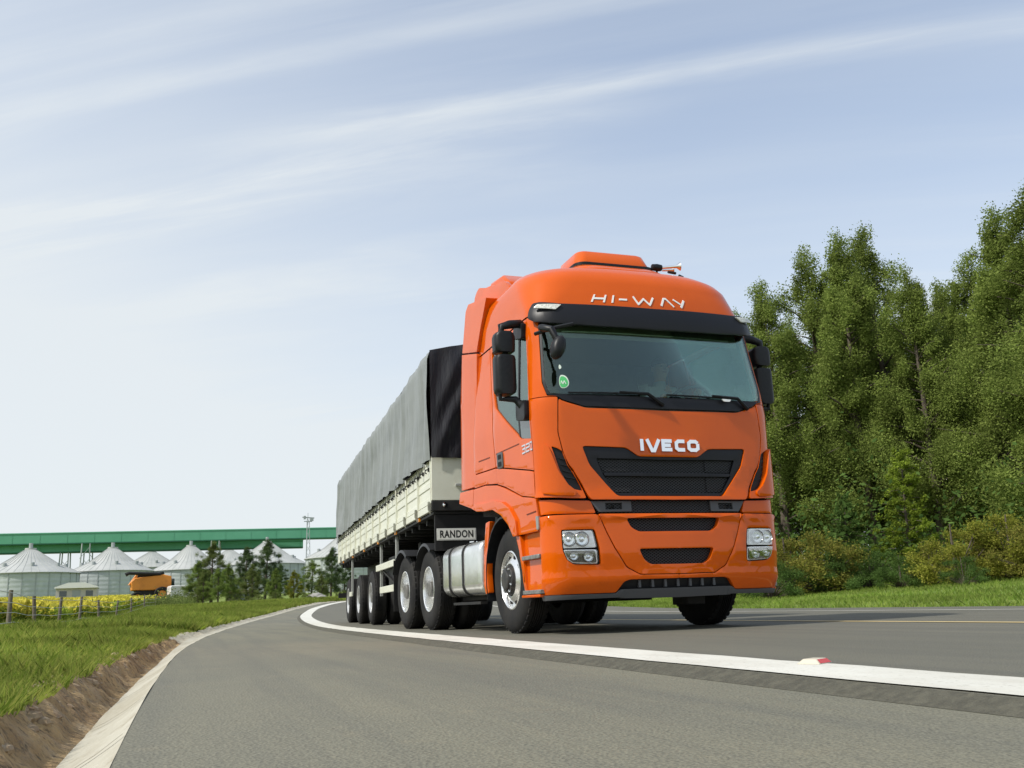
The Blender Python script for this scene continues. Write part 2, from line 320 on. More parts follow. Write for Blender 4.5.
def wheel(parent, x, y, z, sg, kind='front', dual=False, steer=0, R=.52):
    """x = outer sidewall plane (absolute), sg = side"""
    W = .285
    prof = [(.286,-.045),(.300,-.012),(.345,-.003),(.40,.0),(.45,-.006),(.485,-.020),(.505,-.040),(R-.005,-.055),(R,-.075)]
    g = []
    for k in range(5):
        hh = -.075-(k+1)*(W-.15)/6
        g += [(R,hh+.006),(R-.016,hh+.004),(R-.016,hh-.004),(R,hh-.006)]
    prof2 = prof+g+[(R,-W+.075),(R-.005,-W+.055),(.505,-W+.04),(.45,-W+.006),(.36,-W),(.30,-W+.02),(.286,-W+.05)]
    root = empty('wheel', (sg*x, y, z), 0); root.parent = parent
    root.rotation_euler = (0, 0, rad(steer))
    def T(name, prof, m, n=48, cl=False, hs=1):
        return MB().lathe([(r, sg*h) for r, h in prof], (0,0,0), 'x', n, cl).build(name, m, root, 30)
    tyre = MB(); tyre.lathe([(r, sg*h) for r, h in prof2], (0,0,0), 'x', 56, True)
    # shoulder lugs
    for k in range(40):
        a = 2*math.pi*k/40
        for hh in (-.052, -W+.052):
            c, s_ = math.cos(a), math.sin(a)
            tyre.bar((sg*(hh-.012), c*(R-.017), s_*(R-.017)), (sg*(hh+.012), c*(R-.015), s_*(R-.015)), .05, .03, (0, c, s_))
    if dual: tyre.lathe([(r, sg*(h-.33)) for r, h in prof2], (0,0,0), 'x', 48, True)
    tyre.build('tyre', M['rubber'], root, 30)
    if kind == 'front':
        T('rim', [(.292,-.035),(.292,-.020),(.280,-.014),(.268,-.030),(.262,-.060),(.235,-.055),(.20,-.028),(.175,-.012),(.165,-.012),(.150,-.03),(.150,-.06)], M['alu'])
        hb = MB()
        for k in range(10):
            a = 2*math.pi*k/10; c = (sg*(-.036), .222*math.cos(a), .222*math.sin(a))
            n = 12; ring = []
            for t, dx in ((.026, .006), (.026,-.03), (.0, -.03)):
                pass
            hb.lathe([(.0, sg*.0035), (.024, sg*.0035), (.026, sg*-.02)], (sg*(-.042), .222*math.cos(a), .222*math.sin(a)), 'x', 12)
        hb.build('vent_holes', M['void'], root, 30)
        T('hub', [(.150,-.045),(.150,.005),(.142,.02),(.105,.024),(.100,.040),(.088,.048),(.03,.050),(.0,.050)], M['hub'])
        nb = MB()
        for k in range(10):
            a = 2*math.pi*(k+.5)/10; nb.lathe([(.012, sg*-.01), (.012, sg*.022), (.0, sg*.026)], (sg*.012, .128*math.cos(a), .128*math.sin(a)), 'x', 6)
        nb.build('wheel_nuts', M['chrome'], root, 30)
    else:
        m = M['alu'] if kind == 'drive' else M['rimgrey']
        T('rim', [(.292,-.03),(.292,-.014),(.284,-.010),(.275,-.018),(.268,-.05),(.262,-.10),(.255,-.135),(.232,-.160),(.21,-.172),(.19,-.172),(.165,-.16),(.160,-.16),(.160,-.19)], m)
        hb = MB()
        for k in range(10):
            a = 2*math.pi*k/10; hb.lathe([(.0, sg*.004), (.022, sg*.004), (.024, sg*-.01)], (sg*(-.168), .222*math.cos(a), .222*math.sin(a)), 'x', 10)
        hb.build('vent_holes', M['void'], root, 30)
        T('hub', [(.160,-.175),(.160,-.12),(.15,-.11),(.10,-.108),(.098,-.03),(.085,-.02),(.0,-.02)], M['hubgrey'])
    # closed back so the rim is not see-through
    T('brake_drum', [(.285,-.20),(.20,-.20),(.20,-.26),(.0,-.26)], M['dark'], 24)
    return root
M['hub'] = mat('hub_dark_metal', (.055, .055, .055), .45, metal=.6, noise_=(14, (.10, .09, .08), .45, .7, (1,1,1)))
M['hubgrey'] = mat('grey_axle_hub', (.20, .20, .19), .5, metal=.4, noise_=(12, (.12, .11, .10), .4, .7, (1,1,1)))
M['rimgrey'] = mat('silver_steel_rim', (.66, .67, .67), .35, metal=.6, noise_=(7, (.45, .44, .42), .45, .75, (1,1,1)))
M['blank'] = mat('grille_blank', (.030,.031,.034), .35)
M['chrome2'] = mat('chrome_letters', (.88,.88,.88), .12, metal=1)
M['chromed'] = mat('dull_chrome', (.45,.44,.42), .3, metal=.8)
M['reflector'] = mat('lamp_reflector', (.95,.95,.95), .32, metal=.85, bump=(24, .35, .02, (1,1,3)))
M['lampdark'] = mat('lamp_dark_chrome', (.16,.15,.12), .2, metal=.9)
M['markerw'] = mat('marker_lens', (.72,.73,.68), .2, noise_=(60,(.45,.46,.42),.45,.6,(1,1,1)))
M['seam'] = mat('panel_seam', (.16,.025,.006), .6)
M['trim'] = mat('cab_trim', (.10,.105,.095), .8, noise_=(3,(.05,.055,.055),.4,.7,(1,1,1)))
M['trimlight'] = mat('cab_headliner', (.16,.17,.14), .85)
M['blind'] = mat('roller_blind', (.17,.18,.13), .8)
M['guard'] = mat('mudguard_grey', (.022,.023,.025), .45)
M['lining'] = M['trim']
M['bracket'] = mat('bracket_paint', (.34,.35,.29), .5, noise_=(9,(.12,.11,.09),.4,.7,(1,1,1)))
M['railgrey'] = mat('galvanised_rail', (.40,.41,.39), .45, metal=.3)
M['rope'] = mat('dark_rope', (.025,.026,.026), .8)
M['plateface'] = mat('plate_face', (.62,.62,.58), .4)
M['mesh2'] = M['mesh']
# ================================================================== TRACTOR
TR = empty('semi_tractor_truck'); tag(TR, 'bright orange cab-over tractor truck with a tall roof, pulling the covered trailer', 'truck')
# ---- dark cores
def core(name, z0, z1, off, m, yend, capz=(), nz=10):
    b = MB(); rings = []
    for i in range(nz+1):
        z = z0+(z1-z0)*i/nz; se = s_of_y(yend, z)
        ss = [se*k/30 for k in range(31)]
        ss = [2*(k/20) for k in range(21)]+[2+(se-2)*(k/6) for k in range(1, 7)]
        R_ = [shell(s, z, -off) for s in ss]; L_ = [shell(-s, z, -off) for s in reversed(ss[1:])]
        rings.append(L_+R_)
    return b.loft(rings).build(name, m, TR, 30)
core('front_inner_structure', .42, 1.20, .085, M['void'], .74)
core('cab_inner_structure', 1.22, 2.02, .06, M['void'], 2.13)
# chassis
cb = MB()
for sx in (-.42, .42): cb.box(sx-.045, sx+.045, .5, 6.9, .72, .98)
for y in (1.4, 3.2, 4.59, 5.96): cb.box(-.95, .95, y-.08, y+.08, .42, .60)
cb.box(-.35, .35, .3, 2.6, .38, 1.2); cb.box(-.9, .9, .45, .75, .36, .55); cb.box(-1.0, 1.0, 2.2, 2.3, .3, 1.5); cb.box(-.55, .55, 4.4, 6.2, .98, 1.12)
cb.box(-.9,-.5,2.5,4.0,.35,.62); cb.box(.5,1.1,2.4,4.0,.4,1.05)
cb.box(.35,.55,.55,.85,.22,.5)
cb.build('chassis', M['dark'], TR, 30, bevel=.01)
# air intake / back of cab dark box
MB().box(-1.02, 1.02, 2.2, 2.55, 1.3, 3.3).build('rear_air_intake', M['void'], TR, 30, bevel=.02)
# ---- roof shell (one smooth loft from above the door to the top)
zs = [3.005,3.03,3.07]+[3.1+.05*i for i in range(8)]+[3.485,3.51,3.535,3.558,3.58,3.60,3.618,3.634,3.65,3.662,3.673,3.684,3.692,3.70]
def roofring(z, off=0, nb=8):
    W, yc, B, r = shp(z); yb = YB+.04-max(0, z-3.5)*.5
    se = s_of_y(yb-.12, z)
    ss = [k/12 for k in range(13)]+[1+k/14 for k in range(1, 15)]+[2+(se-2)*(k/8) for k in range(1, 9)]
    R_ = [shell(s, z, off) for s in ss]
    e = R_[-1]; xe = e[0]; R_ += [(xe-.03, yb-.03, z), (xe-.12, yb, z), (xe*.5, yb, z)]
    return [(-a, b, c) for a, b, c in reversed(R_[1:])]+R_
rings = [roofring(z) for z in zs]
rb = MB(); n = len(rings[0]); rb.loft(rings, closed=True, caps=False)
# crown: shrink the last ring gently
last = rings[-1]; cx0 = sum(p[0] for p in last)/n; cy0 = sum(p[1] for p in last)/n
pr = [last]
for k, (f, dz) in enumerate(((.75,.006),(.45,.010),(.15,.012))):
    pr.append([(cx0+(p[0]-cx0)*f, cy0+(p[1]-cy0)*f, 3.70+dz) for p in last])
rb.loft(pr, closed=True, caps=False); nn_ = len(rb.v); rb.f.append(tuple(nn_-n+k for k in range(n)))
bm_roof = rb.build('roof', M['orange'], TR, 60)
# inner lining
core('roof_lining', 3.0, 3.2, .05, M['lining'], 2.1, nz=2) if 'lining' in M else None

O = M['orange']; F0 = front(1)
# ---- hood flap with the grille opening
grl = [(0,1.578),(.31,1.578),(.43,1.660),(.86,1.674),(.80,1.50),(.69,1.37),(.55,1.208),(0,1.206)]
hood = [(0,2.018),(.79,2.030),(1.085,2.120),(1.15,1.80),(1.08,1.615),(.95,1.455),(.87,1.315),(.825,1.215),(.80,1.180),(0,1.174)]
def hoodlip(u, v):
    a = abs(u); t = max(0, min(1, (1.30-v)/.12)); return .022*t*t*(3-2*t)*(1 if a < 1.2 else 1)
hd = panel('hood', rnd(sym(hood), .03), O, TR, F0, 0, .05, [rnd(sym(grl), .035)], (.08,.06), .010, hoodlip)
# grille: surround, mesh, bar
sur_in = [(0,1.548),(.73,1.560),(.665,1.40),(.555,1.240),(0,1.238)]
gr = panel('upper_grille', rnd([(u*.995, 1.44+(v-1.44)*.985) for u, v in sym(grl)], .03), M['satin'], TR, F0, -.012, .05, [rnd(sym(sur_in), .02)], (.1,.1), .008)
panel('grille_mesh', sym([(0,1.56),(.75,1.57),(.57,1.228),(0,1.226)]), M['mesh'], gr, F0, -.045, .01, (), (.1,.1), 0)
panel('grille_bar', rnd(sym([(0,1.428),(.66,1.428),(.655,1.398),(0,1.392)]), .01), M['satin'], gr, F0, -.010, .03, (), (.1,.1), .008)
for sx in (-1, 1):   # darker side blanks beside the mesh
    panel('grille_blank', [(sx*.40,1.548),(sx*.715,1.552),(sx*.665,1.44),(sx*.40,1.44)], M['mesh2'], gr, F0, -.036, .01, (), (.1,.1), 0)
    panel('grille_blank', [(sx*.40,1.392),(sx*.65,1.392),(sx*.56,1.25),(sx*.40,1.25)], M['mesh2'], gr, F0, -.036, .01, (), (.1,.1), 0)
# emblem letters
x0, x1, zb_, zt_ = -.305, .325, 1.628, 1.738
def rr(u, v): return (x0+(x1-x0)*u, zb_+(zt_-zb_)*v)
def G(*p): return [rr(*q) for q in p]
w_ = .2
ems = [G((.04,0),(.04,1)), G((.125,1),(.20,.03),(.235,.03),(.32,1)),
       G((.385,0),(.385,1)), G((.36,.87),(.53,.87)), G((.36,.5),(.51,.5)), G((.36,.13),(.53,.13)),
       G((.745,.87),(.64,.87),(.605,.72),(.605,.28),(.64,.13),(.745,.13)),
       G((.97,.7),(.97,.28),(.93,.13),(.85,.13),(.815,.28),(.815,.72),(.85,.87),(.93,.87),(.97,.72))]
for gl_ in (ems[:1], ems[1:2], ems[2:6], ems[6:7], ems[7:8]): strokes('emblem_letter', gl_, M['chrome2'], TR, F0, .022, .022, .034)
# roof lettering
hx0, hx1, hz0, hz1 = -.665, .485, 3.122, 3.208
def hr(u, v): return (hx0+(hx1-hx0)*u, hz0+(hz1-hz0)*v+.006)
def H_(*p): return [hr(*q) for q in p]
his = [H_((0,0),(0,1)), H_((0,.5),(.12,.5)), H_((.12,0),(.12,1)), H_((.205,0),(.205,1)), H_((.27,.5),(.355,.5)),
       H_((.42,1),(.475,0),(.535,.75),(.595,0),(.65,1)), H_((.72,0),(.775,1),(.80,1),(.86,0)), H_((.89,1),(.955,.42)), H_((1.02,1),(.94,0))]
for gl_ in (his[:3], his[3:4], his[4:5], his[5:6], his[6:7], his[7:9]): strokes('roof_letter', gl_, M['white'], TR, F0, .006, .012, .020)
# ---- black strip under the hood, bumper
panel('lower_strip', sym([(0,1.172),(.80,1.172),(.73,1.062),(0,1.060)]), M['mesh'], TR, F0, -.04, .02, (), (.1,.1), 0)
for sx in (-1, 1):
    panel('strip_blank', rnd([(sx*.41,1.168),(sx*.80,1.168),(sx*.725,1.070),(sx*.41,1.070)], .01), M['lipgrey'], TR, F0, -.02, .03, [[(sx*.50,1.15),(sx*.66,1.15),(sx*.66,1.09),(sx*.50,1.09)]], (.1,.1), .004)
    MB().lathe([(.016,-.02),(.016,.03),(.0,.035)][::1], tuple(Vector(shell(sx*.60, 1.115, -.03))), 'y', 10).build('tow_hook', M['chrome'], TR)
for sx in (-1, 1):
    panel('upper_bumper_corner', rnd([(.80,1.172),(1.88,1.198),(1.88,1.062),(.755,1.058)], .02), O, TR, front(sx), -.015, .04, (), (.08,.05), .008)
def bl(u, v):
    def sm(a, b, x): t = max(0, min(1, (x-a)/(b-a))); return t*t*(3-2*t)
    o = .008*sm(.535, .495, v) + .012*(sm(.98, 1.03, v) - sm(1.03,1.05, v))
    o += .012*sm(.30, .8, abs(u))*sm(.46,.44,v)*(1-sm(.40,.36,v))*0
    return o
slot3 = [(0,1.008),(.48,1.008),(.44,.922),(.37,.884),(0,.884)]
slot4 = [(0,.731),(.385,.731),(.34,.632),(.28,.590),(0,.588)]
bc = [(0,1.048),(.738,1.050),(.715,1.012),(.665,.88),(.605,.745),(.505,.575),(.385,.508),(0,.503)]
def inset(u, v):  # the centre panel curves back round each opening
    return bl(u, v)
bmp = panel('bumper', rnd(sym(bc), .02), O, TR, F0, 0, .05, [rnd(sym(slot3), .03), rnd(sym(slot4), .03)], (.06,.05), .012, bl)
for sl, nm in ((slot3,1),(slot4,2)):
    panel('bumper_slot_mesh', [(u*1.05, (v-.8 if nm == 1 else v-.66)*1.05+(.8 if nm == 1 else .66)) for u, v in sym(sl)], M['mesh'], bmp, F0, -.055, .01, (), (.1,.1), 0)
hlU = [(.775,.905),(1.16,.905),(1.165,.752),(.752,.752)]; hlL = [(.752,.734),(1.165,.738),(1.09,.655),(.96,.618),(.748,.608)]
hlU = [(a*1.035, b) for a, b in hlU]; hlL = [(a*1.035, b) for a, b in hlL]
hlhole = [(.765,.915),(1.185,.915),(1.185,.735),(1.10,.648),(.965,.607),(.735,.597),(.735,.745)]
hlhole = [(a*1.035 if a > .9 else a*1.02, b) for a, b in hlhole]
for sg in (-1, 1):
    low = [(0,.496),(.388,.500),(.515,.568),(.617,.742),(.677,.878),(.726,1.012),(.752,1.048),(1.60,1.046),(1.90,1.040),(1.95,.80),(1.98,.50),(1.97,.350),(.635,.352),(.545,.445),(.49,.462),(0,.462)]
    bs = panel('bumper_corner', rnd(low, .02), O, TR, front(sg), 0, .05, [rnd(hlhole, .03)], (.07,.05), .010, bl)
    panel('side_light_recess', rnd(hlhole, .03), M['void'], bs, front(sg), -.055, .01, (), (.1,.1), 0)
    for nm, pl, bulbs in (('headlight', hlU, ((1.055,.828,.060),(.905,.828,.062))), ('fog_light', hlL, ((.86,.670,.045),(.99,.680,.040)))):
        h = panel(nm, rnd(pl, .02), M['reflector'], TR, front(sg), -.022, .02, (), (.05,.05), .003)
        for (u, v, r) in bulbs:
            p = Vector(shell(sg*u, v, -.018)); p2 = Vector(shell(sg*u, v, .2)); d = (p2-p).normalized(); d = (d+Vector((0,-1.2,0))).normalized(); q = d.to_track_quat('Z', 'Y')
            mb = MB(); mb.lathe([(r,.018),(r*.93,.020),(r*.8,.006),(r*.45,-.002+.006),(r*.40,.016),(r*.30,.022),(.0,.024)], (0,0,0), 'z', 20)
            mb.v = [tuple(p+q @ Vector(c)) for c in mb.v]; mb.build('reflector', M['chrome'], h, 30)
            mb = MB(); mb.lathe([(r*1.04,.008),(r*1.10,.016),(r*1.02,.021),(r*.95,.012)], (0,0,0), 'z', 20, True)
            mb.v = [tuple(p+q @ Vector(c)) for c in mb.v]; mb.build('reflector_ring', M['lampdark'], h, 30)
        if nm == 'fog_light': panel('lamp_backing', rnd([(pl[0][0]+.01,pl[0][1]-.008),(pl[1][0]-.02,pl[1][1]-.008),(pl[2][0]-.01,pl[2][1]+.01),(pl[3][0],pl[3][1]+.01),(pl[4][0]+.01,pl[4][1]+.01)], .02), M['lampdark'], h, front(sg), -.019, .002, (), (.05,.05), 0)
        panel('lens', rnd(pl, .02), M['lens'], h, front(sg), .006, .004, (), (.06,.06), 0)
    # bottom: black air dam behind, grey lip
    panel('corner_lip', rnd([(.56,.372),(.64,.345),(1.97,.345),(1.93,.300),(.55,.308)], .01), M['lipgrey'], TR, front(sg), .018, .06, (), (.1,.05), .006)
    # small chrome marker at the top rear corner of the bumper
    panel('corner_reflector', rnd([(1.86,1.055),(1.995,1.055),(1.995,.93),(1.88,.93)], .03), M['chromed'], TR, front(sg), .02, .03, (), (.05,.05), .006)
panel('air_dam', sym([(0,.470),(.50,.470),(.56,.448),(.66,.345),(0,.340)]), M['black'], TR, F0, -.03, .03, (), (.1,.1), 0)
for k in range(-3, 4): 
    p = shell(k*.13, .425, -.03); MB().box(p[0]-.012, p[0]+.012, p[1]-.02, p[1]+.03, .39, .455).build('air_dam_rib', M['lipgrey'], TR)
panel('centre_lip', rnd(sym([(0,.378),(.58,.378),(.64,.348),(.60,.300),(0,.292)]), .02), M['lipgrey'], TR, F0, .015, .07, (), (.1,.05), .012)
# ---- cowl, windscreen, pillars, visor
panel('cowl', rnd(sym([(0,2.148),(1.02,2.160),(1.25,2.158),(1.09,2.136),(.80,2.046),(0,2.034)]), .008), M['satin'], TR, F0, .004, .03, (), (.1,.05), .004)
ws = panel('windscreen', rnd(sym([(0,2.152),(1.00,2.164),(1.33,2.178),(1.42,2.30),(1.44,2.96),(0,2.96)]), .03), M['glass'], TR, F0, .0, .005, (), (.08,.08), 0)
for sg in (-1, 1):
    panel('windscreen_edge', rnd([(1.20,2.150),(1.345,2.168),(1.435,2.29),(1.445,2.97),(1.385,2.97),(1.375,2.31),(1.31,2.21)], .01), M['black'], TR, front(sg), .003, .012, (), (.08,.08), 0)
    panel('a_pillar', rnd([(1.10,2.142),(1.34,2.150),(1.455,2.285),(1.465,2.985),(1.868,2.985),(1.880,2.54),(1.878,2.150)], .02), O, TR, front(sg), .004, .05, (), (.07,.08), .012)
    slot = [(1.10,1.625),(1.21,1.655),(1.34,1.675),(1.17,1.44),(.955,1.275),(.865,1.258),(.955,1.43)]
    cp = panel('corner_panel', rnd([(1.105,2.134),(1.878,2.142),(1.895,1.46),(1.895,1.222),(.845,1.192),(.89,1.305),(.97,1.450),(1.10,1.612),(1.17,1.80)], .02), O, TR, front(sg), .003, .05, [rnd(slot, .025)], (.07,.06), .010, lambda u, v: hoodlip(u, v)*.8)
    panel('air_slot', rnd(slot, .02), M['satin'], cp, front(sg), -.02, .02, (), (.06,.06), 0)
    for t in (.2,.4,.6,.8):
        a = (1.14-.22*t, 1.60-.29*t); panel('slot_fin', [(a[0]-.04,a[1]+.012),(a[0]+.10,a[1]+.03),(a[0]+.10,a[1]+.018),(a[0]-.04,a[1])], M['black'], cp, front(sg), -.004, .02, (), (.1,.1), 0)
    # outer deflector lip standing off the corner
    panel('corner_deflector', rnd([(.93,1.255),(1.20,1.435),(1.38,1.665),(1.50,1.70),(1.62,1.45),(1.62,1.25),(1.25,1.222),(.95,1.215)], .03), O, TR, front(sg), .030, .035, (), (.06,.06), .014)
def visoff(u, v): t = (v-2.82)/.3; return .03+.04*math.sin(max(0, min(1, t))*3.14)*.6 - .05*max(0, t-.85) - .035*max(0, min(1, (abs(u)-1.1)/.5))
vz = [(0,3.052),(1.05,3.070),(1.40,3.110),(1.55,3.112),(1.62,3.03),(1.64,2.945),(1.50,2.90),(1.2,2.87),(.6,2.842),(0,2.830)]
vis = panel('sun_visor', rnd(sym(vz), .03), M['satin'], TR, F0, .055, .03, (), (.08,.05), .010, visoff)
for sg in (-1, 1):
    panel('marker_light', rnd([(1.0,3.050),(1.40,3.066),(1.46,3.030),(1.08,2.998)], .015), M['markerw'], vis, front(sg), .125, .02, (), (.06,.06), .005)
# visor underside bracket / shadow gap
panel('visor_bracket', sym([(0,2.99),(1.45,3.0),(1.45,2.965),(0,2.96)]), M['black'], TR, F0, .03, .04, (), (.1,.1), 0)
# ---- doors and side panels (y, z)
for sg in (-1, 1):
    S = side(sg)
    dr = panel('door', rnd([(.31,1.475),(1.15,1.618),(1.435,1.662),(1.49,2.30),(1.66,2.985),(.47,2.985),(.385,2.54),(.315,2.13)], .02), O, TR, S, 0, .04, [rnd([(.345,1.775),(.64,1.822),(1.385,2.262),(1.475,2.45),(1.60,2.93),(.51,2.93),(.42,2.5)], .03)], (.15,.08), .009)
    panel('door_window', rnd([(.345,1.775),(.64,1.822),(1.385,2.262),(1.475,2.45),(1.60,2.93),(.51,2.93),(.42,2.5)], .03), M['sideglass'], dr, S, -.015, .005, (), (.15,.08), 0)
    panel('window_divider', [(.66,1.83),(.70,1.85),(.76,2.93),(.72,2.93)], M['black'], dr, S, -.008, .01, (), (.15,.08), 0)
    panel('window_belt', [(.35,1.782),(.64,1.828),(.665,1.848),(.67,2.02),(.35,2.02)], M['glassdark'], dr, S, -.010, .004, (), (.15,.08), 0)
    panel('door_crease', [(.70,1.79),(1.42,1.80),(1.42,1.788),(.70,1.776)], M['seam'], dr, S, .001, .004, (), (.15,.08), 0)
    hn = panel('door_handle', rnd([(1.19,1.785),(1.37,1.795),(1.37,1.635),(1.19,1.625)], .03), M['lipgrey'], dr, S, .012, .02, (), (.1,.1), .006)
    for zc_ in (1.745, 1.672): panel('handle_recess', rnd([(1.23,zc_+.022),(1.33,zc_+.024),(1.33,zc_-.022),(1.23,zc_-.024)], .01), M['void'], hn, S, .0145, .003, (), (.1,.1), 0)
    nm = []
    def dg(x, segs): return [[(x-(a*.085), 1.685+b*.075+(.36-x)*-.0) for a, b in s_] for s_ in segs]
    three = [[(0,1),(1,1),(1,0),(0,0)],[(.2,.52),(1,.52)]]; two = [[(0,.95),(1,.95),(1,.5),(0,.5),(0,0),(1,0)]]; zero = [[(0,0),(0,1),(1,1),(1,0),(0,0)]]
    for k, gset in enumerate((three, two, zero)):
        for s_ in gset:
            if sg < 0: nm.append([(.62-.115*k-a*.085, 1.675+b*.070) for a, b in s_])
            else: nm.append([(.30+.115*k+a*.085, 1.675+b*.070) for a, b in s_])
    strokes('power_number', nm, M['chrome'], dr, S, .006, .008, .014)
    panel('door_lower_trim', rnd([(.31,1.225),(.69,1.282),(1.16,1.428),(1.415,1.488),(1.432,1.648),(1.15,1.605),(.31,1.462)], .015), O, TR, S, .004, .04, (), (.15,.08), .009)
    panel('sleeper_side', rnd([(1.455,1.665),(1.508,2.30),(1.68,2.985),(2.06,2.985),(2.14,2.4),(2.20,1.695)], .012), O, TR, S, 0, .04, (), (.15,.08), .009)
    panel('sleeper_lower', rnd([(1.428,1.492),(1.81,1.535),(2.22,1.545),(2.20,1.682),(1.452,1.652)], .012), O, TR, S, 0, .04, (), (.15,.08), .009)
    panel('panel_notch', [(1.62,1.80),(2.02,1.815),(2.02,1.80),(1.62,1.785)], M['seam'], TR, S, .001, .004, (), (.15,.08), 0)
    arch = [(2.29,1.325),(2.08,1.275),(1.80,1.255),(1.54,1.245),(1.29,1.165),(1.09,1.045),(.97,.925)]
    panel('wheel_arch', rnd([(.27,1.212),(.69,1.270),(1.18,1.415),(1.42,1.474),(1.81,1.520),(2.23,1.530)]+arch+[(.33,.925),(.29,1.04),(.27,1.05)], .012), O, TR, S, .006, .05, (), (.15,.06), .009)
    panel('arch_flare', rnd([(2.27,1.325),(2.08,1.275),(1.80,1.250),(1.54,1.240),(1.29,1.160),(1.09,1.040),(.97,.920),(.86,.920),(.88,1.07),(1.02,1.20),(1.24,1.285),(1.50,1.325),(1.84,1.335),(2.14,1.365)], .02), O, TR, S, .030, .035, (), (.15,.06), .012)
    panel('fender_extension', rnd([(2.245,1.535),(2.78,1.560),(2.83,1.44),(2.30,1.325)], .012), O, TR, pflat(sg,1.25), .004, .05, (), (.2,.1), .009)
    panel('fender_slit', rnd([(.34,1.108),(.60,1.100),(.60,1.090),(.34,1.096)], .004), M['seam'], TR, S, .010, .004, (), (.15,.08), 0)
    # entry steps in the recess ahead of the wheel
    st = MB()
    st.box(sg*1.172, sg*1.190, .40, .84, .36, .93).build('step_well', M['orange'], TR, 30, bevel=.01)
    panel('arch_front_edge', rnd([(.86,.922),(.975,.922),(.90,.78),(.855,.58),(.845,.365),(.775,.365),(.79,.6)], .02), O, TR, S, .0, .14, (), (.1,.08), .012)
    for z in (.385, .70):
        MB().box(sg*1.19, sg*1.242, .34, .80, z-.02, z+.018).build('entry_step', M['grey'], TR, 30, bevel=.006)
    MB().box(sg*1.03, sg*1.24, .36, .84, .335, .362).build('step_floor', M['orange'], TR, 30, bevel=.008)
    # mudguard strip behind the front wheel
    mgp = [(1.84,1.15),(1.98,1.14),(2.08,.80),(2.11,.51),(2.05,.40),(1.95,.41),(1.985,.60),(1.95,.85),(1.88,1.02)]
    panel('front_mudguard', rnd(mgp, .02), O, TR, pflat(sg,1.20), .01, .06, (), (.2,.1), .012)
    b = MB(); b.loft([[(sg*xx, y, z) for xx in (.88,1.22)]+[(sg*xx, y+.0, z+.02) for xx in (1.22,.88)] for y, z in [(1.4-.60*math.cos(a), .54+.60*math.sin(a)) for a in [math.pi*(k/14)*1.15-.10+.0 for k in range(15)]]]).build('inner_mudguard', M['black'], TR, 40)
    # tall side fairing behind the cab
    panel('side_fairing', rnd([(2.225,1.565),(2.79,1.585),(2.74,2.6),(2.64,3.17),(2.055,3.035),(2.10,2.6)], .02), O, TR, pflat(sg,1.22), .012, .10, (), (.2,.15), .010)
    panel('side_fairing_top', rnd([(2.05,3.055),(2.64,3.19),(2.56,3.68),(2.46,3.74),(1.74,3.60),(1.93,3.3)], .02), O, TR, lambda u, v, off, sg=sg: (sg*(1.22-.06*max(0, v-3.1)+off), u, v), .012, .14, (), (.15,.1), .010)
    # upper air deflector
    panel('roof_deflector_side', rnd([(1.35,3.60),(1.60,3.76),(2.13,3.85),(2.58,4.00),(2.72,3.94),(2.78,3.55),(1.95,3.50)], .09), O, TR, lambda u, v, off, sg=sg: (sg*(1.05-.10*max(0, v-3.7)+off), u, v), .0, .05, (), (.15,.1), .02)
    panel('rear_bulkhead_side', [(2.2,1.6),(2.7,1.6),(2.6,3.5),(2.0,3.5)], M['dark'], TR, pflat(sg,1.16), 0, .02, (), (.3,.3), 0)
# deflector top sheet
b = MB(); b.loft([[(-.98,1.45,3.66),(.98,1.45,3.66),(.98,1.45,3.62),(-.98,1.45,3.62)],[(-1.01,2.13,3.885),(1.01,2.13,3.885),(1.01,2.13,3.85),(-1.01,2.13,3.85)],[(-1.0,2.60,3.985),(1.0,2.60,3.985),(1.0,2.60,3.95),(-1.0,2.60,3.95)]]).build('roof_deflector', O, TR, 30, bevel=.012)
b = MB(); b.loft([[(-.90,1.85,3.84),(-.60,1.85,3.84),(-.60,1.85,3.74),(-.90,1.85,3.74)],[(-.90,2.05,3.99),(-.60,2.05,3.99),(-.60,2.05,3.76),(-.90,2.05,3.76)],[(-.90,2.5,4.045),(-.60,2.5,4.045),(-.60,2.5,3.85),(-.90,2.5,3.85)]]).build('deflector_hump', O, TR, 30, bevel=.03, seg=3)
# ---- roof hatch
def rrect(x0, x1, y0, y1, r, z, n=6):
    o = []
    for cx_, cy_, a0 in ((x1-r, y0+r, -90), (x1-r, y1-r, 0), (x0+r, y1-r, 90), (x0+r, y0+r, 180)):
        for k in range(n+1):
            a = rad(a0+90*k/n); o.append((cx_+r*math.cos(a), cy_+r*math.sin(a), z))
    return o
ht = MB(); ht.loft([rrect(-.465,.465,.885,1.60,.12,3.742), rrect(-.465,.465,.885,1.60,.12,3.785)]).build('hatch_seal', M['black'], TR, 30, bevel=.006)
ht = MB(); ht.loft([rrect(-.44,.44,.93,1.58,.11,3.787), rrect(-.435,.435,.94,1.58,.11,3.82), rrect(-.40,.40,1.00,1.56,.10,3.938), rrect(-.375,.375,1.03,1.54,.09,3.958), rrect(-.33,.33,1.08,1.50,.08,3.964)]).build('roof_hatch', O, TR, 50, bevel=.006)
rm = MB(); rm.loft([rrect(-.62,.62,.62,1.66,.34,3.50), rrect(-.60,.60,.66,1.66,.34,3.64), rrect(-.53,.53,.78,1.64,.26,3.71), rrect(-.47,.47,.88,1.62,.14,3.747)]).build('hatch_plinth', O, TR, 50, bevel=.01)
